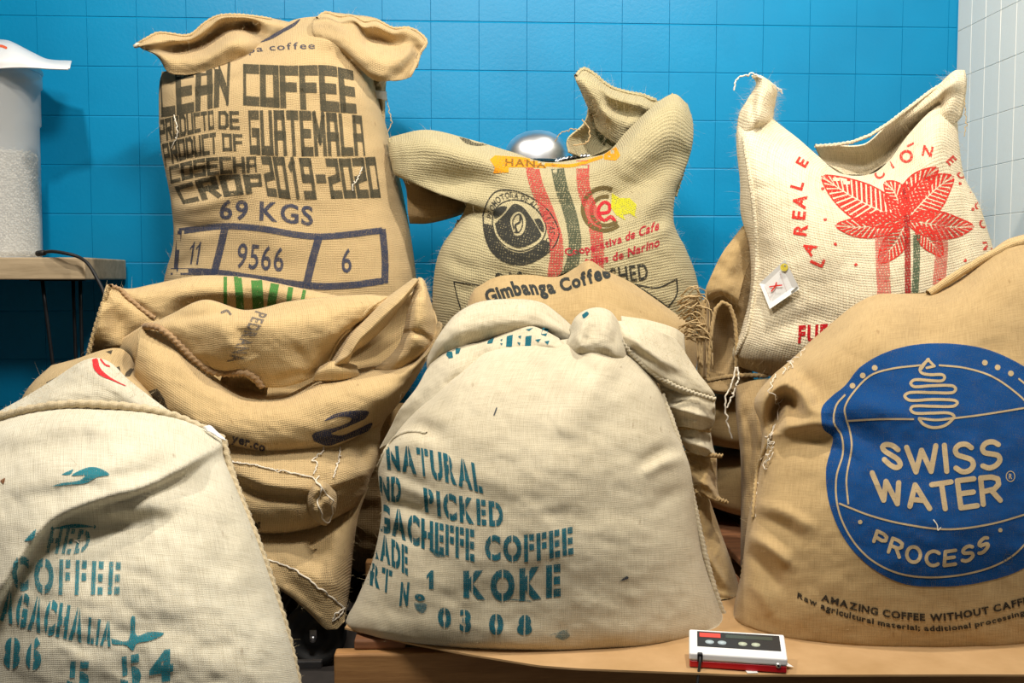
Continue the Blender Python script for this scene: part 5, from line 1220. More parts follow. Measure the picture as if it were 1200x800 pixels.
# ---------------------------------------------------------------- 4. white centre sack
S4 = sack(630, 765, 1.95, 'large off-white centre sack stencilled in teal, standing on the cardboard')
b4 = body('sack_body', [
 ([(560, 408), (580, 402), (605, 399), (640, 400), (675, 396), (710, 394), (740, 410), (760, 425)], 2.08, .03, .04),
 ([(545, 424), (570, 414), (605, 410), (650, 408), (690, 404), (735, 418), (766, 440)], 2.06, .10, .08),
 ([(504, 464), (545, 446), (600, 440), (660, 436), (720, 438), (776, 462)], 2.03, .15, .12),
 ([(464, 508), (530, 496), (600, 490), (670, 488), (740, 490), (788, 498)], 2.00, .19, .14),
 ([(444, 545), (520, 540), (600, 536), (680, 534), (750, 538), (808, 545)], 1.98, .21, .15),
 ([(447, 600), (520, 602), (610, 602), (700, 602), (760, 602), (815, 602)], 1.97, .23, .16),
 ([(437, 655), (520, 662), (610, 665), (700, 664), (765, 660), (824, 654)], 1.96, .24, .16),
 ([(418, 702), (510, 716), (615, 722), (710, 720), (780, 714), (840, 702)], 1.95, .23, .16),
 ([(405, 730), (500, 748), (610, 756), (710, 756), (790, 748), (850, 728)], 1.94, .21, .15),
 ([(412, 742), (500, 757), (610, 765), (710, 765), (790, 760), (856, 742)], 1.93, .165, .12),
 ([(450, 745), (520, 757), (610, 764), (710, 764), (780, 759), (830, 744)], 1.93, .10, .06),],
 B_ivory, S4, nf=180, nv=170, folds=[
  (-2.2, 12, [(450, 524), (462, 506), (490, 500), (520, 512)]), (2.0, 13, [(448, 535), (466, 516), (495, 512)]), (-1.2, 10, [(446, 548), (470, 560), (500, 575)]),
  (1.2, 8, [(446, 556), (480, 572), (520, 590)]), (-1.0, 7, [(446, 588), (480, 596), (520, 612)]), (-.9, 7, [(444, 622), (470, 628), (500, 640)]), (1.0, 7, [(450, 606), (480, 612)]),
  (-1.4, 8, [(800, 524), (775, 530), (750, 545)]), (1.2, 8, [(804, 536), (780, 540), (755, 556)]), (-.8, 10, [(812, 570), (785, 580), (760, 600)]),
  (1.5, 36, [(700, 420)]), (1.4, 22, [(700, 440), (690, 470), (650, 500)]), (-1.5, 14, [(672, 400), (680, 425), (700, 440)]),
  (-1.0, 14, [(610, 412), (620, 430), (640, 440)]), (.9, 40, [(640, 560)]), (-.8, 40, [(560, 690), (660, 700)]), (-.8, 12, [(740, 430), (720, 450), (700, 460)])],
 wr=(.4, 90, 45, .25), seed=40, zmin=.167)
m4a = patch('mouth_flap', [     # back of the mouth
 [(504, 412, -2), (516, 390, -3), (534, 368, -4), (560, 354, -5), (600, 350, -6), (634, 354, -5), (655, 368, -4), (676, 386, -3), (700, 398, -2)],
 [(500, 420, 0), (514, 394, 2), (534, 374, 2), (562, 362, 1), (600, 358, 0), (632, 362, 0), (654, 376, 0), (676, 392, 0), (700, 406, 0)],
 [(500, 428, 1), (516, 406, 4), (536, 390, 5), (564, 380, 4), (600, 376, 3), (630, 378, 2), (654, 388, 1), (676, 400, 0), (700, 412, 0)],
 [(502, 436, 0), (520, 420, 2), (540, 408, 3), (566, 398, 2), (600, 392, 1), (630, 392, 0), (654, 400, 0), (676, 408, 0), (700, 418, 0)],
 [(506, 446, -2), (526, 432, 0), (544, 422, 0), (568, 412, -1), (600, 406, -2), (630, 404, -2), (654, 410, -2), (676, 416, -1), (700, 424, -1)]],
 2.08, B_ivory, S4, folds=[(-1, 4, [(620, 353), (648, 374), (672, 388)])], nu=80, nv=40, wr=(.3, 30, 16, 0), seed=41)
m4b = patch('mouth_flap', [     # front edge of the mouth, left shoulder
 [(504, 426, -1), (518, 414, 0), (536, 406, 1), (566, 400, 0), (595, 389, 0), (622, 382, 0), (640, 388, 1), (655, 396, 2)],
 [(498, 436, 2), (516, 424, 4), (538, 414, 5), (566, 406, 5), (596, 396, 4), (624, 390, 4), (642, 394, 5), (658, 400, 6)],
 [(488, 454, 4), (510, 440, 7), (536, 428, 9), (566, 418, 7), (598, 408, 7), (628, 404, 7), (648, 406, 10), (664, 408, 10)],
 [(468, 480, 4), (494, 464, 8), (524, 448, 11), (562, 434, 8), (600, 424, 8), (634, 420, 8), (658, 420, 8), (676, 418, 8)],
 [(458, 500, 2), (484, 486, 7), (516, 468, 11), (558, 450, 6), (602, 440, 6), (640, 436, 6), (668, 434, 6), (690, 430, 6)],
 [(444, 526, 0), (470, 512, 4), (505, 492, 5), (556, 474, 2), (602, 460, 2), (640, 456, 2), (668, 454, 2), (690, 450, 2)]],
 2.06, B_ivory, S4, folds=[(-1.0, 10, [(552, 424), (535, 442), (505, 462), (478, 485)]), (1.5, 14, [(560, 440), (535, 470), (500, 500)]), (-1, 8, [(600, 410), (625, 420), (650, 415)])], nu=100, nv=60, wr=(.3, 40, 20, .5), seed=42)
m4c = patch('gathered_knot', [
 [(667, 386, 3), (674, 372, 4), (686, 363, 4), (702, 360, 4), (716, 365, 4), (727, 380, 1)],
 [(668, 392, 6), (680, 380, 10), (694, 370, 9), (708, 371, 9), (722, 384, 9), (732, 396, 3)],
 [(664, 402, 8), (678, 394, 14), (694, 388, 12), (710, 390, 13), (725, 398, 11), (737, 410, 4)],
 [(662, 414, 8), (678, 410, 14), (694, 406, 14), (710, 408, 14), (725, 414, 13), (738, 422, 5)],
 [(662, 432, 7), (680, 430, 10), (696, 430, 11), (712, 431, 10), (726, 431, 8), (738, 430, 4)]],
 2.06, B_ivory, S4, folds=[(-1.5, 6, [(726, 380), (720, 400), (728, 420)]), (-1.2, 10, [(682, 425), (705, 430), (730, 430)]), (-.8, 5, [(676, 390), (690, 400)])], nu=60, nv=50, wr=(.3, 18, 12, 0), seed=43)
m4d = patch('mouth_flap', [     # right hand flap with raw edge
 [(720, 376, 2), (740, 376, 3), (756, 380, 3), (774, 388, 2), (790, 396, 0), (800, 408, -2)],
 [(724, 390, 6), (742, 394, 8), (758, 400, 8), (778, 412, 7), (798, 424, 4), (818, 436, 1)],
 [(728, 402, 7), (744, 410, 9), (762, 420, 10), (784, 434, 9), (806, 444, 6), (832, 454, 3)],
 [(732, 410, 5), (746, 422, 8), (764, 436, 9), (786, 448, 8), (810, 456, 6), (838, 464, 3)],
 [(736, 420, 0), (752, 434, 4), (770, 448, 5), (790, 458, 5), (812, 466, 4), (836, 472, 2)]],
 2.08, B_ivory, S4, folds=[(1.2, 6, [(735, 394), (760, 412), (800, 432)]), (-1, 6, [(740, 408), (770, 428), (805, 445)])], nu=70, nv=40, wr=(.35, 22, 12, .6), seed=44)
m4e = patch('mouth_flap', [     # pale flap behind
 [(728, 370, 0), (760, 375, 0), (790, 384, 0), (802, 392, -2)], [(730, 385, 3), (762, 392, 3), (790, 400, 3), (803, 408, 0)], [(740, 400, 2), (768, 410, 2), (794, 420, 2), (804, 424, 0)]], 2.16, B_ivory, S4, nu=40, nv=24, seed=45)
# ragged side pieces on the right of the sack
for rows_, sd in (([[(772, 450, 0), (796, 458, 2), (820, 465, 2), (838, 470, 0)], [(780, 475, 2), (800, 478, 5), (820, 485, 5), (838, 492, 0)], [(788, 500, 0), (802, 500, 4), (818, 503, 4), (832, 504, 0)]], 46),
                  ([[(784, 486, -2), (802, 492, 1), (818, 497, 1), (832, 502, -2)], [(796, 512, 0), (810, 516, 3), (824, 520, 3), (838, 530, -1)], [(804, 528, 0), (816, 532, 3), (830, 534, 2), (846, 534, 0)]], 47),
                  ([[(802, 528, -3), (816, 532, -1), (828, 536, -1), (840, 536, -3)], [(810, 556, 0), (820, 562, 2), (832, 570, 2), (842, 578, -1)], [(814, 575, 0), (826, 580, 3), (840, 587, 2), (852, 588, 0)]], 48)):
    patch('torn_side', rows_, 2.06, B_ivory if sd < 48 else B_brown, S4, nu=36, nv=30, wr=(.5, 12, 9, 0), seed=sd, folds=[(1.2, 4, [rows_[1][0][:2], rows_[1][3][:2]])])
    rope(np.array([P(x, y, 2.06-z/100-.004) for x, y, z in rows_[2]]), B_brown, S4, .0045, 'torn_edge', .4, .008)
rope(np.array([P(x, y, 2.055-z/100-.002) for x, y, z in ((728, 400, 7), (736, 414, 6), (752, 430, 6), (770, 443, 6), (790, 455, 6), (812, 463, 5), (838, 468, 3))]), B_ivory, S4, .0045, 'torn_edge', .35, .009)
B4 = bvh_of([b4]); B4m = bvh_of([b4, m4a, m4b, m4c]); P4 = .0027
Q = np.array([P(x, y, Y_-.02) for x, y, Y_ in ((776, 462, 2.03), (788, 498, 2.0), (800, 520, 1.985), (808, 548, 1.98), (814, 600, 1.97), (823, 654, 1.96), (839, 702, 1.95), (852, 732, 1.94), (858, 744, 1.94))])
rope(Q, B_ivory, S4, .0055, 'side_seam', .14, .009)
rope(on_surface(B4m, [(444, 546), (452, 528), (462, 514), (480, 506), (500, 508)], 30, .001), B_ivory, S4, .003)
teal = lambda c=.88: ink('teal_ink', (.008, .11, .15), c, P4)
for s_, tp, bt, bo, gp in (
  ('NATURAL', [(452, 524), (478, 524), (520, 532), (562, 546)], [(454, 548), (480, 552), (520, 562), (566, 576)], .04, .10),
  ('HAND', [(418, 550), (440, 558), (470, 560)], [(418, 580), (440, 582), (470, 588)], .04, .12), ('PICKED', [(496, 572), (540, 582), (589, 590)], [(498, 598), (540, 610), (590, 616)], .035, .14),
  ('YIRGACHEFFE', [(400, 588), (450, 592), (500, 610), (556, 622)], [(400, 616), (450, 622), (500, 642), (556, 656)], .035, .09), ('COFFEE', [(568, 628), (620, 627), (671, 618)], [(568, 654), (620, 656), (672, 647)], .035, .11),
  ('GRADE', [(420, 620), (445, 626), (478, 642)], [(420, 648), (445, 654), (478, 672)], .04, .09), ('1', [(500, 668), (508, 668)], [(500, 690), (508, 690)], .04, .1), ('KOKE', [(543, 670), (600, 668), (657, 662)], [(543, 698), (600, 702), (657, 696)], .04, .16),
  ('CERT', [(408, 652), (435, 660), (460, 670)], [(408, 676), (435, 684), (458, 695)], .04, .09), ('N', [(470, 683), (480, 683)], [(468, 708), (478, 708)], .04, .1), ('o', [(486, 692), (498, 694)], [(486, 702), (498, 704)], .05, .1),
  ('03', [(513, 712), (552, 716)], [(513, 732), (552, 740)], .04, .35), ('0', [(573, 720), (590, 720)], [(573, 742), (590, 742)], .045, .1), ('8', [(608, 722), (622, 721)], [(605, 742), (624, 742)], .05, .1)):
    a = Art(); text(a, s_, tp, bt, bo, gp, stencil=.055); press(a, B4, teal(), S4, jump=.05)
a = Art(); a.fill([[(485, 706), (500, 708), (496, 718), (488, 714)]]); a.fill([[(502, 642), (514, 645), (522, 651), (512, 652)]]); a.ribbon([(598, 702), (622, 704)], 1.5); press(a, B4, teal(.6), S4, 'printed_mark')
a = Art(); a.fill([[(726, 681), (734, 675), (737, 677), (730, 680)]]); a.ribbon([(582, 478), (579, 486)], 1.5); press(a, B4, ink('dark_fleck', (.04, .05, .07), .9, P4), S4, 'dark_fleck')
a = Art(); a.fill([[(650, 746), (660, 738), (668, 744), (660, 750)]]); a.ribbon([(645, 744), (665, 738)], 1); press(a, B4, teal(.35), S4, 'printed_mark')
a = Art()
for L_ in ([(524, 412), (530, 412), (531, 419), (526, 420), (523, 416)], [(534, 408), (540, 408), (538, 414), (534, 415)], [(572, 398), (579, 396), (577, 402), (571, 403)], [(594, 394), (601, 392), (600, 406), (593, 406)],
           [(616, 394), (623, 393), (622, 407), (615, 408)], [(636, 384), (643, 385), (640, 394), (634, 392)], [(616, 386), (625, 384), (620, 388)], [(586, 398), (589, 397), (588, 400)], [(586, 402), (589, 402), (588, 405)], [(607, 394), (611, 393), (610, 397)], [(606, 401), (610, 401), (609, 405)], [(638, 400), (644, 399), (642, 404)], [(627, 398), (634, 397), (631, 401)]): a.quad(L_)
press(a, bvh_of([m4a, m4b]), teal(.95), S4, 'printed_mark', jump=.08)
a = Art(); a.fill([[(682, 369), (688, 365), (690, 368), (684, 373)]]); press(a, bvh_of([m4c]), teal(.95), S4, 'printed_mark', jump=.08)
fibres([b4, m4a, m4d], M_fib, S4, 300, (.004, .012), seed=40)
# sack low in the gap between the two front sacks
S10 = sack(848, 705, 2.15, 'narrow creased tan sack low in the gap right of the white centre sack')
s10 = body('sack_body', [
 ([(800, 560), (815, 570), (830, 580)], 2.12, .02, .04), ([(795, 610), (820, 612), (842, 615)], 2.12, .06, .08), ([(795, 650), (825, 650), (856, 655)], 2.11, .08, .08),
 ([(800, 690), (835, 692), (866, 688)], 2.09, .08, .08), ([(820, 712), (845, 716), (864, 708)], 2.06, .06, .05), ([(835, 722), (848, 724), (860, 718)], 2.05, .01, .01)], B_brown, S10, nf=60, nv=70,
 folds=[(1.2, 4, [(815, 620), (835, 660), (855, 690)]), (-1.2, 4, [(808, 630), (826, 668), (848, 698)]), (1, 3, [(826, 690), (860, 700)])], wr=(.4, 14, 30, .5), seed=50, zmin=.168)
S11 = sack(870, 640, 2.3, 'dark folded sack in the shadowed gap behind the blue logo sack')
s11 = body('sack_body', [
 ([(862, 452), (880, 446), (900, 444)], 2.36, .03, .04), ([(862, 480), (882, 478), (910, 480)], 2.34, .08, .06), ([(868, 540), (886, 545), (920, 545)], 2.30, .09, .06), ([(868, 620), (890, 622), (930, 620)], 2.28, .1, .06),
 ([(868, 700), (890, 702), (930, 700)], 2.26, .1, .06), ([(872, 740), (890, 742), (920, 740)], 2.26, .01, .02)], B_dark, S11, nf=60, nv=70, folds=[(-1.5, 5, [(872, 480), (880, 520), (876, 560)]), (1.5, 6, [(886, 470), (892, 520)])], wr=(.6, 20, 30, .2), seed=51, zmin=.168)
def lying(name, x0, x1, y0, y1, z0, z1, label, seed):
    '''a full sack lying flat: superellipsoid pillow with pinched ends'''
    E_ = sackz((x0+x1)/2, (y0+y1)/2, z0, label); nu, nv = 72, 40
    u = np.linspace(0, 2*math.pi, nu+1)[:-1]; v = np.linspace(-1, 1, nv)
    V = np.zeros((nv, nu, 3)); UV = np.zeros((nv, nu, 2)); sp = lambda c, e: np.sign(c)*np.abs(c)**e
    for i, s_ in enumerate(v):
        end = (1-abs(s_)**5)**.5*.95+.05*(1-abs(s_)); yw = (1-.12*s_**4)
        V[i, :, 0] = (x0+x1)/2+(x1-x0)/2*s_
        V[i, :, 1] = (y0+y1)/2+(y1-y0)/2*sp(np.cos(u), .75)*yw; V[i, :, 2] = (z0+z1)/2+(z1-z0)/2*sp(np.sin(u), .55)*max(end, .04)
        UV[i] = np.stack([np.full(nu, s_*(x1-x0)/2), u*.12], -1)
    n_ = .006*fbm(V[..., 0]*9+seed, V[..., 1]*9+V[..., 2]*5, seed)
    V[..., 1] += n_*np.cos(u); V[..., 2] = np.clip(V[..., 2]+n_*np.sin(u), z0, z1)
    me = mesh_np('sack_body', V.reshape(-1, 3), grid_faces(nv, nu, 0, True), UV.reshape(-1, 2)); link('sack_body', me, B_brown, E_)
    for e, k in ((0, -1), (nv-1, 1)): rope(V[e, ::3], B_dark, E_, .004, 'end_seam')
def sackz(x, y, z, label): return empty('coffee_sack', (x, y, z), label, 'sack', GRP)
lying('s', -.12, .60, 2.62, 3.04, .168, .345, 'full tan sack lying flat on the pallet, lower one under the emblem sack', 1)
lying('s', -.10, .58, 2.62, 3.02, .346, .52, 'full tan sack lying flat, directly under the coarse emblem sack', 2)
lying('s', .64, 1.42, 2.56, 3.0, .168, .355, 'full tan sack lying flat on the pallet, lower one in the right corner', 3)
lying('s', .62, 1.40, 2.54, 2.98, .356, .545, 'full tan sack lying flat, directly under the red leaf sack', 4)
lying('s', -.95, -.20, 2.80, 3.14, .0, .165, 'full tan sack lying on the floor by the wall, lowest of its stack', 5)
lying('s', -.93, -.20, 2.80, 3.12, .166, .33, 'full tan sack lying by the wall, middle one under the tall sack', 6)
lying('s', -.94, -.18, 2.80, 3.12, .331, .49, 'full tan sack lying by the wall, directly under the tall sack', 7)
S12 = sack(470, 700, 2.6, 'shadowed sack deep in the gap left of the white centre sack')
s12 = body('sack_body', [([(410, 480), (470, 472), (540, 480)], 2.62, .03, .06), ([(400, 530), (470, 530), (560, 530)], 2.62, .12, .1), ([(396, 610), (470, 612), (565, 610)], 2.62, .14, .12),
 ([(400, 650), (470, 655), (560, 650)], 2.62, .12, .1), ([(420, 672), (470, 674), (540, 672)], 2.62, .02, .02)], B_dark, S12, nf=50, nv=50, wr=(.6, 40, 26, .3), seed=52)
# ---------------------------------------------------------------- 7. brown sack with the big blue logo
S7 = sack(1110, 775, 1.95, 'large tan sack with big round blue logo at the right front')
b7 = body('sack_body', [
 ([(930, 420), (945, 404), (967, 385), (1000, 358), (1027, 345), (1056, 344), (1094, 342), (1124, 326), (1155, 300), (1184, 282), (1240, 276), (1300, 290)], 2.12, .02, .04),
 ([(905, 440), (930, 424), (965, 404), (1000, 380), (1030, 366), (1060, 364), (1098, 362), (1130, 350), (1165, 330), (1200, 318), (1260, 314), (1325, 330)], 2.08, .10, .08),
 ([(884, 470), (920, 452), (965, 436), (1020, 420), (1080, 412), (1140, 406), (1200, 402), (1270, 400), (1345, 400)], 2.04, .16, .12),
 ([(893, 505), (930, 500), (980, 490), (1030, 484), (1080, 480), (1140, 478), (1200, 476), (1270, 474), (1355, 470)], 2.01, .20, .14),
 ([(888, 550), (930, 552), (980, 552), (1030, 550), (1080, 548), (1140, 546), (1200, 545), (1270, 545), (1362, 545)], 1.99, .23, .16),
 ([(876, 610), (930, 618), (980, 622), (1030, 624), (1080, 624), (1140, 622), (1200, 620), (1270, 618), (1368, 612)], 1.97, .25, .16),
 ([(869, 670), (920, 686), (980, 694), (1030, 698), (1080, 698), (1140, 696), (1200, 694), (1270, 690), (1372, 675)], 1.96, .25, .16),
 ([(860, 712), (910, 736), (970, 746), (1030, 752), (1090, 754), (1150, 754), (1210, 752), (1280, 746), (1378, 722)], 1.95, .23, .16),
 ([(860, 738), (910, 756), (970, 766), (1030, 772), (1090, 775), (1150, 776), (1210, 776), (1280, 770), (1378, 745)], 1.94, .19, .14),
 ([(880, 744), (930, 758), (980, 766), (1030, 771), (1090, 774), (1150, 775), (1210, 775), (1280, 769), (1350, 748)], 1.94, .11, .06)],
 B_brown if False else burlap('burlap_logo', (.43, .295, .135), .0024, bump=.4, contrast=.35), S7, nf=190, nv=170, folds=[
  (4.0, 11, [(893, 500), (896, 470), (912, 450), (930, 446)]), (-5.0, 10, [(906, 508), (908, 480), (918, 468), (928, 470), (934, 486)]), (3.2, 10, [(926, 450), (942, 465), (950, 480), (975, 485)]),
  (-2.0, 12, [(930, 420), (938, 440), (958, 455)]), (3.0, 8, [(900, 512), (920, 500), (950, 496), (980, 500)]), (-1.6, 10, [(910, 530), (940, 520), (970, 520), (1000, 540)]), (-1.6, 16, [(975, 500), (1010, 512), (1040, 535)]),
  (1.2, 14, [(990, 478), (1030, 480), (1080, 492)]), (1.2, 8, [(885, 590), (920, 600), (950, 618)]), (-1.2, 7, [(884, 604), (915, 616), (940, 634)]), (2.2, 8, [(876, 628), (900, 640), (925, 662)]), (-2.2, 8, [(874, 648), (895, 664), (915, 690)]), (1.2, 8, [(870, 680), (890, 695), (905, 720)]),
  (-1.5, 16, [(1085, 352), (1080, 380), (1090, 400)]), (1.2, 30, [(1030, 380), (1010, 420)]), (-.8, 30, [(1150, 400), (1160, 440)]), (.8, 60, [(1100, 640)]), (-1.0, 6, [(892, 470), (884, 500), (886, 540)])],
 wr=(.35, 90, 50, .3), seed=60, zmin=.167)
B7 = bvh_of([b7]); P7 = .0024
# rolled neck of the sack, rear right
m7 = patch('mouth_flap', [[(1108, 326, -4), (1130, 314, -4), (1158, 296, -4), (1184, 279, -4), (1240, 270, -4), (1300, 284, -4)], [(1112, 332, 0), (1134, 318, 0), (1160, 300, 0), (1186, 283, 0), (1240, 276, 0), (1298, 290, 0)], [(1116, 336, -1), (1138, 323, -1), (1164, 305, -1), (1188, 289, -1), (1240, 283, -1), (1296, 296, -1)]], 2.10, B_gold, S7, nu=60, nv=14, wr=(.1, 20, 8, 0), seed=61)
rope(np.array([P(x, y, 2.085) for x, y in ((1088, 344), (1098, 338), (1122, 322), (1153, 299), (1184, 281), (1215, 275), (1240, 274))]), B_gold, S7, .009, 'rolled_hem', .05, .03)
blue = ink('logo_blue_ink', (.004, .058, .205), .93, P7)
tanl = ink('bare_cloth_line', (.44, .33, .19), 1.1, P7)
a = Art(); a.fill([[(963, 498), (963, 478), (975, 464), (990, 452), (1008, 430), (1040, 412), (1080, 403), (1130, 404), (1170, 414), (1215, 440), (1250, 480), (1262, 530), (1255, 590), (1232, 640), (1195, 668), (1150, 682), (1110, 687), (1060, 684), (1020, 664), (990, 632), (972, 590), (968, 550), (974, 525), (976, 512), (966, 504)]]); press(a, B7, blue, S7, 'printed_logo', cut=4, jump=.08)
def lines(lst, name='logo_outline', wd=2.2):
    a = Art()
    for p in lst: a.ribbon(p, wd)
    press(a, B7, tanl, S7, name, off=.002, jump=.08)
lines([[(992, 492), (990, 478), (1000, 460), (1020, 440), (1045, 432), (1078, 428)], [(1101, 428), (1130, 431), (1160, 440), (1184, 455), (1205, 475), (1220, 510), (1226, 550), (1218, 590)],
       [(992, 492), (996, 505), (998, 525), (992, 560), (994, 590)], [(992, 493), (1030, 491), (1070, 491)], [(1118, 490), (1150, 486), (1200, 478)],
       [(990, 463), (980, 475), (977, 495), (986, 510), (988, 530), (980, 560), (982, 595), (996, 628), (1020, 655), (1055, 672), (1100, 676), (1150, 668), (1185, 652), (1208, 628), (1222, 600)],
       [(984, 590), (1020, 604), (1060, 614), (1110, 620), (1160, 614), (1210, 600)], [(1194, 444), (1200, 449), (1208, 458), (1214, 470)]])
for x, y in ((999, 452), (1011, 440), (1025, 431), (1154, 425), (1169, 430.5), (1184.5, 437.5), (1008, 611.5), (1172, 621)):
    a = Art(); a.dot(x, y, 3.4 if y < 500 else 2.6); press(a, B7, tanl, S7, 'logo_dot', off=.002, jump=.08)
coil = [(1088, 421), (1078, 432), (1080, 437), (1090, 439), (1104, 439), (1107, 442), (1104, 446), (1092, 446), (1072, 445), (1067, 449), (1071, 453), (1090, 452), (1116, 452), (1120, 456), (1116, 460), (1092, 460), (1066, 460), (1060, 464), (1066, 469), (1092, 468), (1118, 469), (1122, 472), (1117, 476), (1092, 476), (1070, 476), (1067, 480), (1072, 484), (1092, 484), (1112, 484), (1118, 488), (1108, 498), (1094, 501), (1082, 497), (1077, 491)]
a = Art(); a.ribbon(coil, 3.4, n=260); a.ribbon([(1077, 490), (1096, 492), (1118, 490)], 3); a.ribbon([(1080, 432), (1087, 421), (1095, 429), (1086, 431)], 3, smooth=False); press(a, B7, tanl, S7, 'printed_drop', cut=4, off=.002, jump=.08)
RS = {'S': [[(3.6, 5.2), (2.6, 6), (1.2, 5.9), (.4, 4.9), (.7, 3.8), (2, 3.2), (3.4, 2.5), (3.7, 1.3), (2.8, .2), (1.4, 0), (.2, .8)]], 'W': [[(0, 6), (1.4, 0), (2.9, 5.2), (4.4, 0), (5.8, 6)]],
 'I': [[(0, 6), (0, 0)]], 'A': [[(0, 0), (2.1, 6), (4.2, 0)], [(.9, 2), (3.3, 2)]], 'T': [[(0, 6), (4, 6)], [(2, 6), (2, 0)]], 'E': [[(3.4, 6), (0, 6), (0, 0), (3.5, 0)], [(0, 3.1), (3, 3.1)]],
 'R': [[(0, 0), (0, 6), (2.2, 6), (3.5, 5.4), (3.6, 4), (2.6, 3), (0, 2.8)], [(2.0, 2.8), (3.7, 0)]], 'P': [[(0, 0), (0, 6), (2.4, 6), (3.6, 5.3), (3.6, 3.6), (2.4, 2.7), (0, 2.7)]],
 'O': [[(2.2+2.2*math.cos(q), 3+3*math.sin(q)) for q in np.linspace(0, 2*math.pi, 17)]], 'C': [[(2.3+2.3*math.cos(q), 3+3*math.sin(q)) for q in np.linspace(.85, 2*math.pi-.85, 15)]]}
def rtext(s, top, bot, wd, gap=1.7):
    x = 0; it = []
    for ch in s:
        w_ = max(p[0] for pl in RS[ch] for p in pl)
        it.append([[(x+p[0], p[1]) for p in pl] for pl in RS[ch]]); x += w_+gap
    tot = x-gap
    for g in it:
        a = Art()
        for pl in g:
            q = np.array(pl); t_ = q[:, 0]/tot
            A_ = poly(top, t_)[:, :2]; B_2 = poly(bot, t_)[:, :2]; X = B_2+(A_-B_2)*(q[:, 1]/6)[:, None]
            a.ribbon(X, wd, smooth=len(pl) > 8, n=40)
        press(a, B7, tanl, S7, 'printed_lettering', cut=4, off=.002, jump=.08)
rtext('SWISS', [(1031, 519), (1060, 524), (1100, 522), (1140, 520), (1170, 517)], [(1036, 541), (1060, 552), (1100, 552), (1140, 552), (1172, 545)], 6.2)
rtext('WATER', [(1022, 554), (1055, 566), (1090, 568), (1130, 562), (1170, 558)], [(1028, 584), (1060, 592), (1095, 596), (1135, 594), (1172, 586)], 6.2, 1.3)
rtext('PROCESS', [(1028, 622), (1050, 632), (1080, 643), (1110, 646), (1140, 638), (1157, 628)], [(1024, 634), (1044, 648), (1076, 660), (1110, 662), (1140, 654), (1158, 642)], 4.2, 2.0)
for cx, cy, mm in ((1184, 558, tanl), (1181, 655, ink('logo_blue_thin', (.05, .09, .18), .9, P7))):
    a = Art(); a.ribbon(arcp(cx, cy, 5, 6, 0, 360, 20), 1); text(a, 'R', [(cx-2, cy-3), (cx+2, cy-3)], [(cx-2, cy+3), (cx+2, cy+3)], .01, .1); press(a, B7, mm, S7, 'printed_mark', off=.002, jump=.08)
bk7 = ink('black_ink', (.03, .025, .02), .95, P7)
a = Art(); text(a, 'AMAZING COFFEE WITHOUT CAFFEINE', [(963, 696), (1000, 706), (1050, 716), (1100, 719), (1150, 712), (1200, 700), (1225, 694)], [(962, 703), (1000, 714), (1050, 724), (1100, 727), (1150, 720), (1202, 708), (1227, 702)], .03, .08); press(a, B7, bk7, S7)
a = Art(); text(a, 'Raw agricultural material; additional processing required', [(935, 694), (980, 712), (1040, 728), (1100, 733), (1150, 727), (1200, 714), (1250, 700)], [(934, 700), (979, 719), (1040, 734), (1100, 739), (1150, 733), (1201, 720), (1252, 706)], .025, .08); press(a, B7, bk7, S7)
a = Art(); text(a, 'Brazil', [(1032, 758), (1080, 760), (1124, 761)], [(1028, 769), (1080, 772), (1121, 773)], .03, .16, shear=.2); press(a, B7, bk7, S7)
Q = on_surface(B7, [(905, 500), (900, 520), (890, 548), (886, 580), (884, 606)], 40, .003); rope(Q, B_brown, S7, .0035, 'side_seam', .3, .01); twine(Q+np.array([.004, -.005, 0]), M_twine, S7, r=.0011, kink=.003)
rope(np.array([P(x, y, 1.96) for x, y in ((884, 606), (876, 620), (871, 668), (866, 700), (861, 735))]), B_brown, S7, .004, 'side_seam', .3, .01)
for sd, p in enumerate(([(910, 440), (906, 460), (914, 480), (908, 500), (904, 512)], [(906, 508), (900, 514), (908, 520), (902, 522), (906, 508)], [(918, 440), (930, 425), (945, 410)], [(908, 524), (902, 534), (898, 548), (904, 540), (908, 530)])):
    twine(on_surface(B7, p, 24, .004), M_twine, S7, r=.0010, kink=.004, seed=sd)
a = Art(); a.ribbon([(1094, 609), (1098, 615), (1099, 621), (1102, 618)], 1.2); press(a, B7, M_twine, S7, 'white_lint', off=.003)
fibres([b7], M_fib, S7, 160, (.004, .012), seed=60)

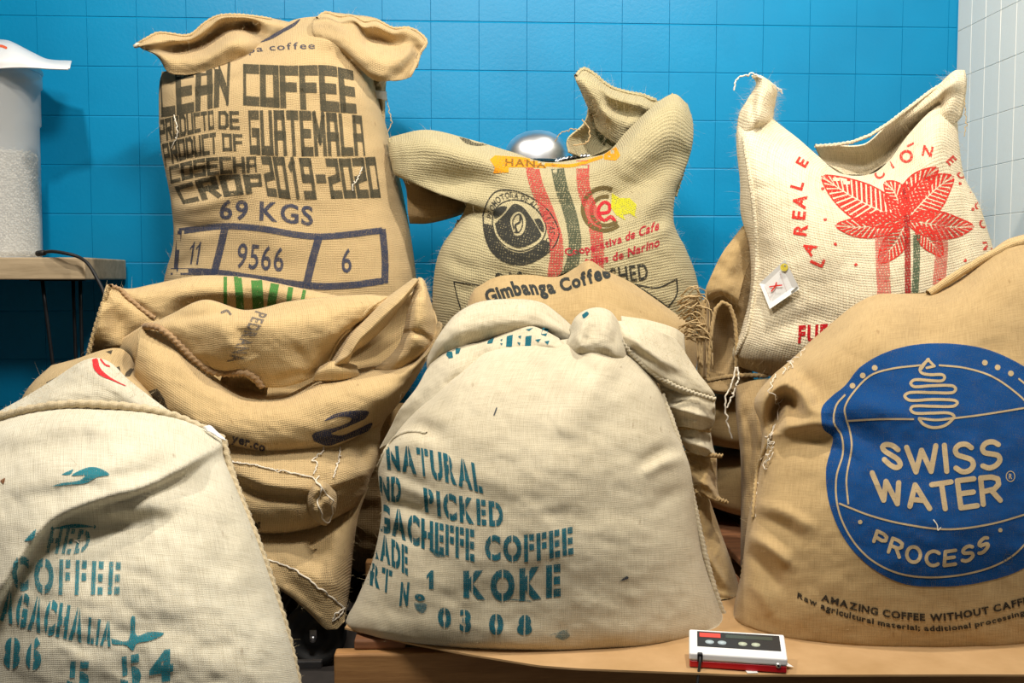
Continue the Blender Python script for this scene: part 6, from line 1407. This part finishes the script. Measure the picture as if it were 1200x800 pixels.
# ---------------------------------------------------------------- 3. white sack, front left
S3 = sack(150, 880, 1.55, 'off-white sack with roped seam and faded teal stencil at the front left')
b3 = body('sack_body', [
 ([(-60, 520), (-20, 496), (20, 481), (70, 473), (120, 475), (170, 479), (215, 490), (262, 516)], 1.66, .02, .03),
 ([(-80, 540), (-30, 520), (20, 502), (70, 494), (120, 494), (170, 500), (215, 512), (263, 536)], 1.64, .09, .07),
 ([(-100, 580), (-40, 565), (20, 552), (80, 546), (140, 548), (200, 555), (278, 574)], 1.61, .15, .10),
 ([(-110, 640), (-40, 632), (20, 626), (80, 622), (150, 622), (220, 624), (300, 630)], 1.58, .20, .13),
 ([(-118, 700), (-40, 698), (20, 696), (90, 694), (160, 694), (240, 694), (322, 694)], 1.56, .24, .15),
 ([(-122, 770), (-40, 772), (20, 772), (90, 772), (170, 772), (250, 770), (343, 764)], 1.54, .26, .16),
 ([(-124, 840), (-40, 846), (20, 848), (90, 850), (170, 850), (260, 846), (355, 836)], 1.53, .26, .16),
 ([(-118, 960), (-40, 980), (20, 988), (90, 990), (170, 990), (260, 980), (350, 960)], 1.52, .22, .15),
 ([(-90, 1040), (-40, 1060), (20, 1068), (90, 1070), (170, 1070), (250, 1060), (320, 1040)], 1.52, .16, .10)],
 B_pale, S3, nf=190, nv=170, folds=[
  (6.5, 80, [(300, 520), (262, 526), (215, 552), (170, 574), (115, 590), (60, 616), (28, 655), (0, 702), (-50, 790), (-90, 860)], 's', 2.0),
  (-2.2, 13, [(62, 618), (110, 622), (150, 614), (180, 610)]), (1.5, 15, [(120, 600), (180, 590), (240, 580)]), (1.8, 16, [(20, 585), (70, 560), (130, 545), (190, 520)]), (-1.3, 14, [(0, 540), (50, 525), (110, 520)]), (1.2, 12, [(0, 515), (60, 500), (140, 500), (200, 512)]),
  (-1.2, 12, [(0, 600), (40, 580), (70, 575)]), (-1.0, 14, [(250, 560), (210, 590), (190, 620)]), (.8, 40, [(200, 700)]), (-.7, 16, [(270, 600), (260, 680)]), (-.7, 10, [(130, 560), (180, 552), (225, 536)])],
 wr=(.4, 80, 40, .2), seed=70)
# flip the big fold so that the upper cloth overlaps
m3 = patch('mouth_flap', [
 [(-40, 505, -3), (0, 481, -3), (34, 462, -3), (66, 442, -3), (94, 424, -2), (112, 419, -2), (130, 425, -2), (150, 444, -2), (178, 466, -3), (205, 486, -4)],
 [(-40, 508, 0), (2, 486, 0), (36, 468, 0), (68, 450, 1), (94, 436, 1), (113, 431, 1), (130, 437, 1), (148, 452, 1), (174, 472, 0), (200, 489, -2)],
 [(-40, 512, 2), (4, 492, 2), (38, 475, 3), (70, 462, 4), (94, 454, 4), (114, 450, 4), (132, 454, 4), (150, 464, 3), (172, 478, 1), (198, 492, -1)],
 [(-40, 520, 2), (6, 500, 3), (40, 484, 4), (70, 478, 5), (94, 474, 5), (116, 474, 5), (134, 476, 4), (150, 480, 3), (172, 488, 1), (196, 498, -1)]],
 1.67, B_pale, S3, nu=100, nv=40, wr=(.2, 40, 14, .3), seed=71, folds=[(-.6, 10, [(60, 460), (100, 450), (140, 460)])])
B3 = bvh_of([b3]); B3m = bvh_of([m3]); P3 = .0026
a = Art(); a.fill([[(108, 421), (114, 420), (117, 430), (124, 438), (136, 446), (148, 452), (146, 452), (132, 446), (118, 440), (110, 432)]]); a.ribbon([(118, 421), (123, 427), (128, 429)], 2); press(a, B3m, ink('red_ink', (.62, .03, .035), .95, P3), S3, 'printed_mark')
Q = np.array([P(x, y, Y_) for x, y, Y_ in ((-30, 498, 1.62), (0, 487, 1.61), (36, 477, 1.60), (60, 472, 1.60), (90, 470, 1.60), (120, 474, 1.60), (146, 478, 1.605), (176, 475, 1.61), (200, 482, 1.62), (230, 494, 1.63), (262, 515, 1.645))])
rope(Q, burlap('burlap_rope', (.52, .42, .26), .0026), S3, .0068, 'roped_seam', .22, .016)
Q = np.array([P(x, y, Y_-.012) for x, y, Y_ in ((262, 516, 1.65), (262, 538, 1.645), (272, 562, 1.62), (286, 592, 1.60), (300, 626, 1.58), (312, 660, 1.57), (323, 694, 1.56), (334, 730, 1.55), (343, 764, 1.54), (352, 805, 1.53), (356, 836, 1.53))])
rope(Q, burlap('burlap_rope', (.52, .42, .26), .0026), S3, .0058, 'roped_seam', .25, .014)
patch('care_tag', [[(238, 500, 0), (246, 498, 0), (254, 505, 0), (263, 513, 0)], [(242, 505, .5), (250, 508, .8), (257, 513, .5), (265, 516, 0)]], 1.62, M_tagw, S3, nu=10, nv=6, thick=.001, wr=(0, 1, 1, 0), label='white paper tag')
tl3 = lambda c=.72: ink('faded_teal_ink', (.02, .20, .25), c, P3)
for s_, tp, bt, bo, gp, c in (
  ('HED', [(60, 619), (84, 620), (108, 622)], [(54, 646), (78, 648), (102, 646)], .025, .2, .6), ('COFFEE', [(14, 652), (60, 656), (142, 660)], [(14, 688), (60, 694), (140, 694)], .035, .22, .72),
  ('AGACHA', [(4, 692), (50, 702), (100, 716)], [(0, 724), (45, 738), (96, 750)], .045, .12, .85), ('86', [(6, 748), (50, 750)], [(4, 780), (48, 782)], .05, .2, .85), ('5', [(80, 776), (106, 776)], [(78, 806), (104, 806)], .04, .2, .85), ('54', [(140, 772), (170, 766), (203, 762)], [(142, 806), (170, 800), (203, 794)], .045, .2, .85)):
    a = Art(); text(a, s_, tp, bt, bo, gp, stencil=.10); press(a, B3, tl3(c), S3, jump=.05)
a = Art(); text(a, 'LIA', [(104, 724), (134, 730)], [(102, 752), (130, 756)], .04, .14, stencil=.05)
a.fill([[(130, 748), (150, 750), (154, 722), (158, 722), (160, 744), (176, 740), (192, 742), (178, 750), (160, 754), (156, 762), (148, 756), (132, 754)]]); press(a, B3, tl3(.85), S3)
a = Art(); a.fill([[(60, 570), (72, 566), (92, 563), (100, 557), (84, 557), (96, 550), (108, 547), (120, 550), (128, 556), (114, 559), (100, 566), (80, 568)], ]); a.fill([[(72, 556), (80, 552), (86, 550), (82, 556)]]); a.fill([[(28, 634), (42, 620), (38, 632)]]); press(a, B3, tl3(.85), S3, 'printed_mark', jump=.05)
a = Art(); a.ribbon([(62, 619), (90, 616), (110, 617)], 5, taper=True); press(a, B3, tl3(.8), S3, 'printed_mark', jump=.05)
a = Art(); a.fill([[(0, 563), (6, 560), (4, 567)]]); press(a, B3, ink('rust_stain', (.2, .08, .03), .8, P3), S3, 'stain')
for p in ([(87, 632), (92, 636)], [(88, 634), (98, 632)]):
    a = Art(); a.ribbon(p, 1.2); press(a, B3, M_twine, S3, 'white_lint', off=.003)
fibres([b3, m3], M_fib, S3, 260, (.004, .012), seed=70)
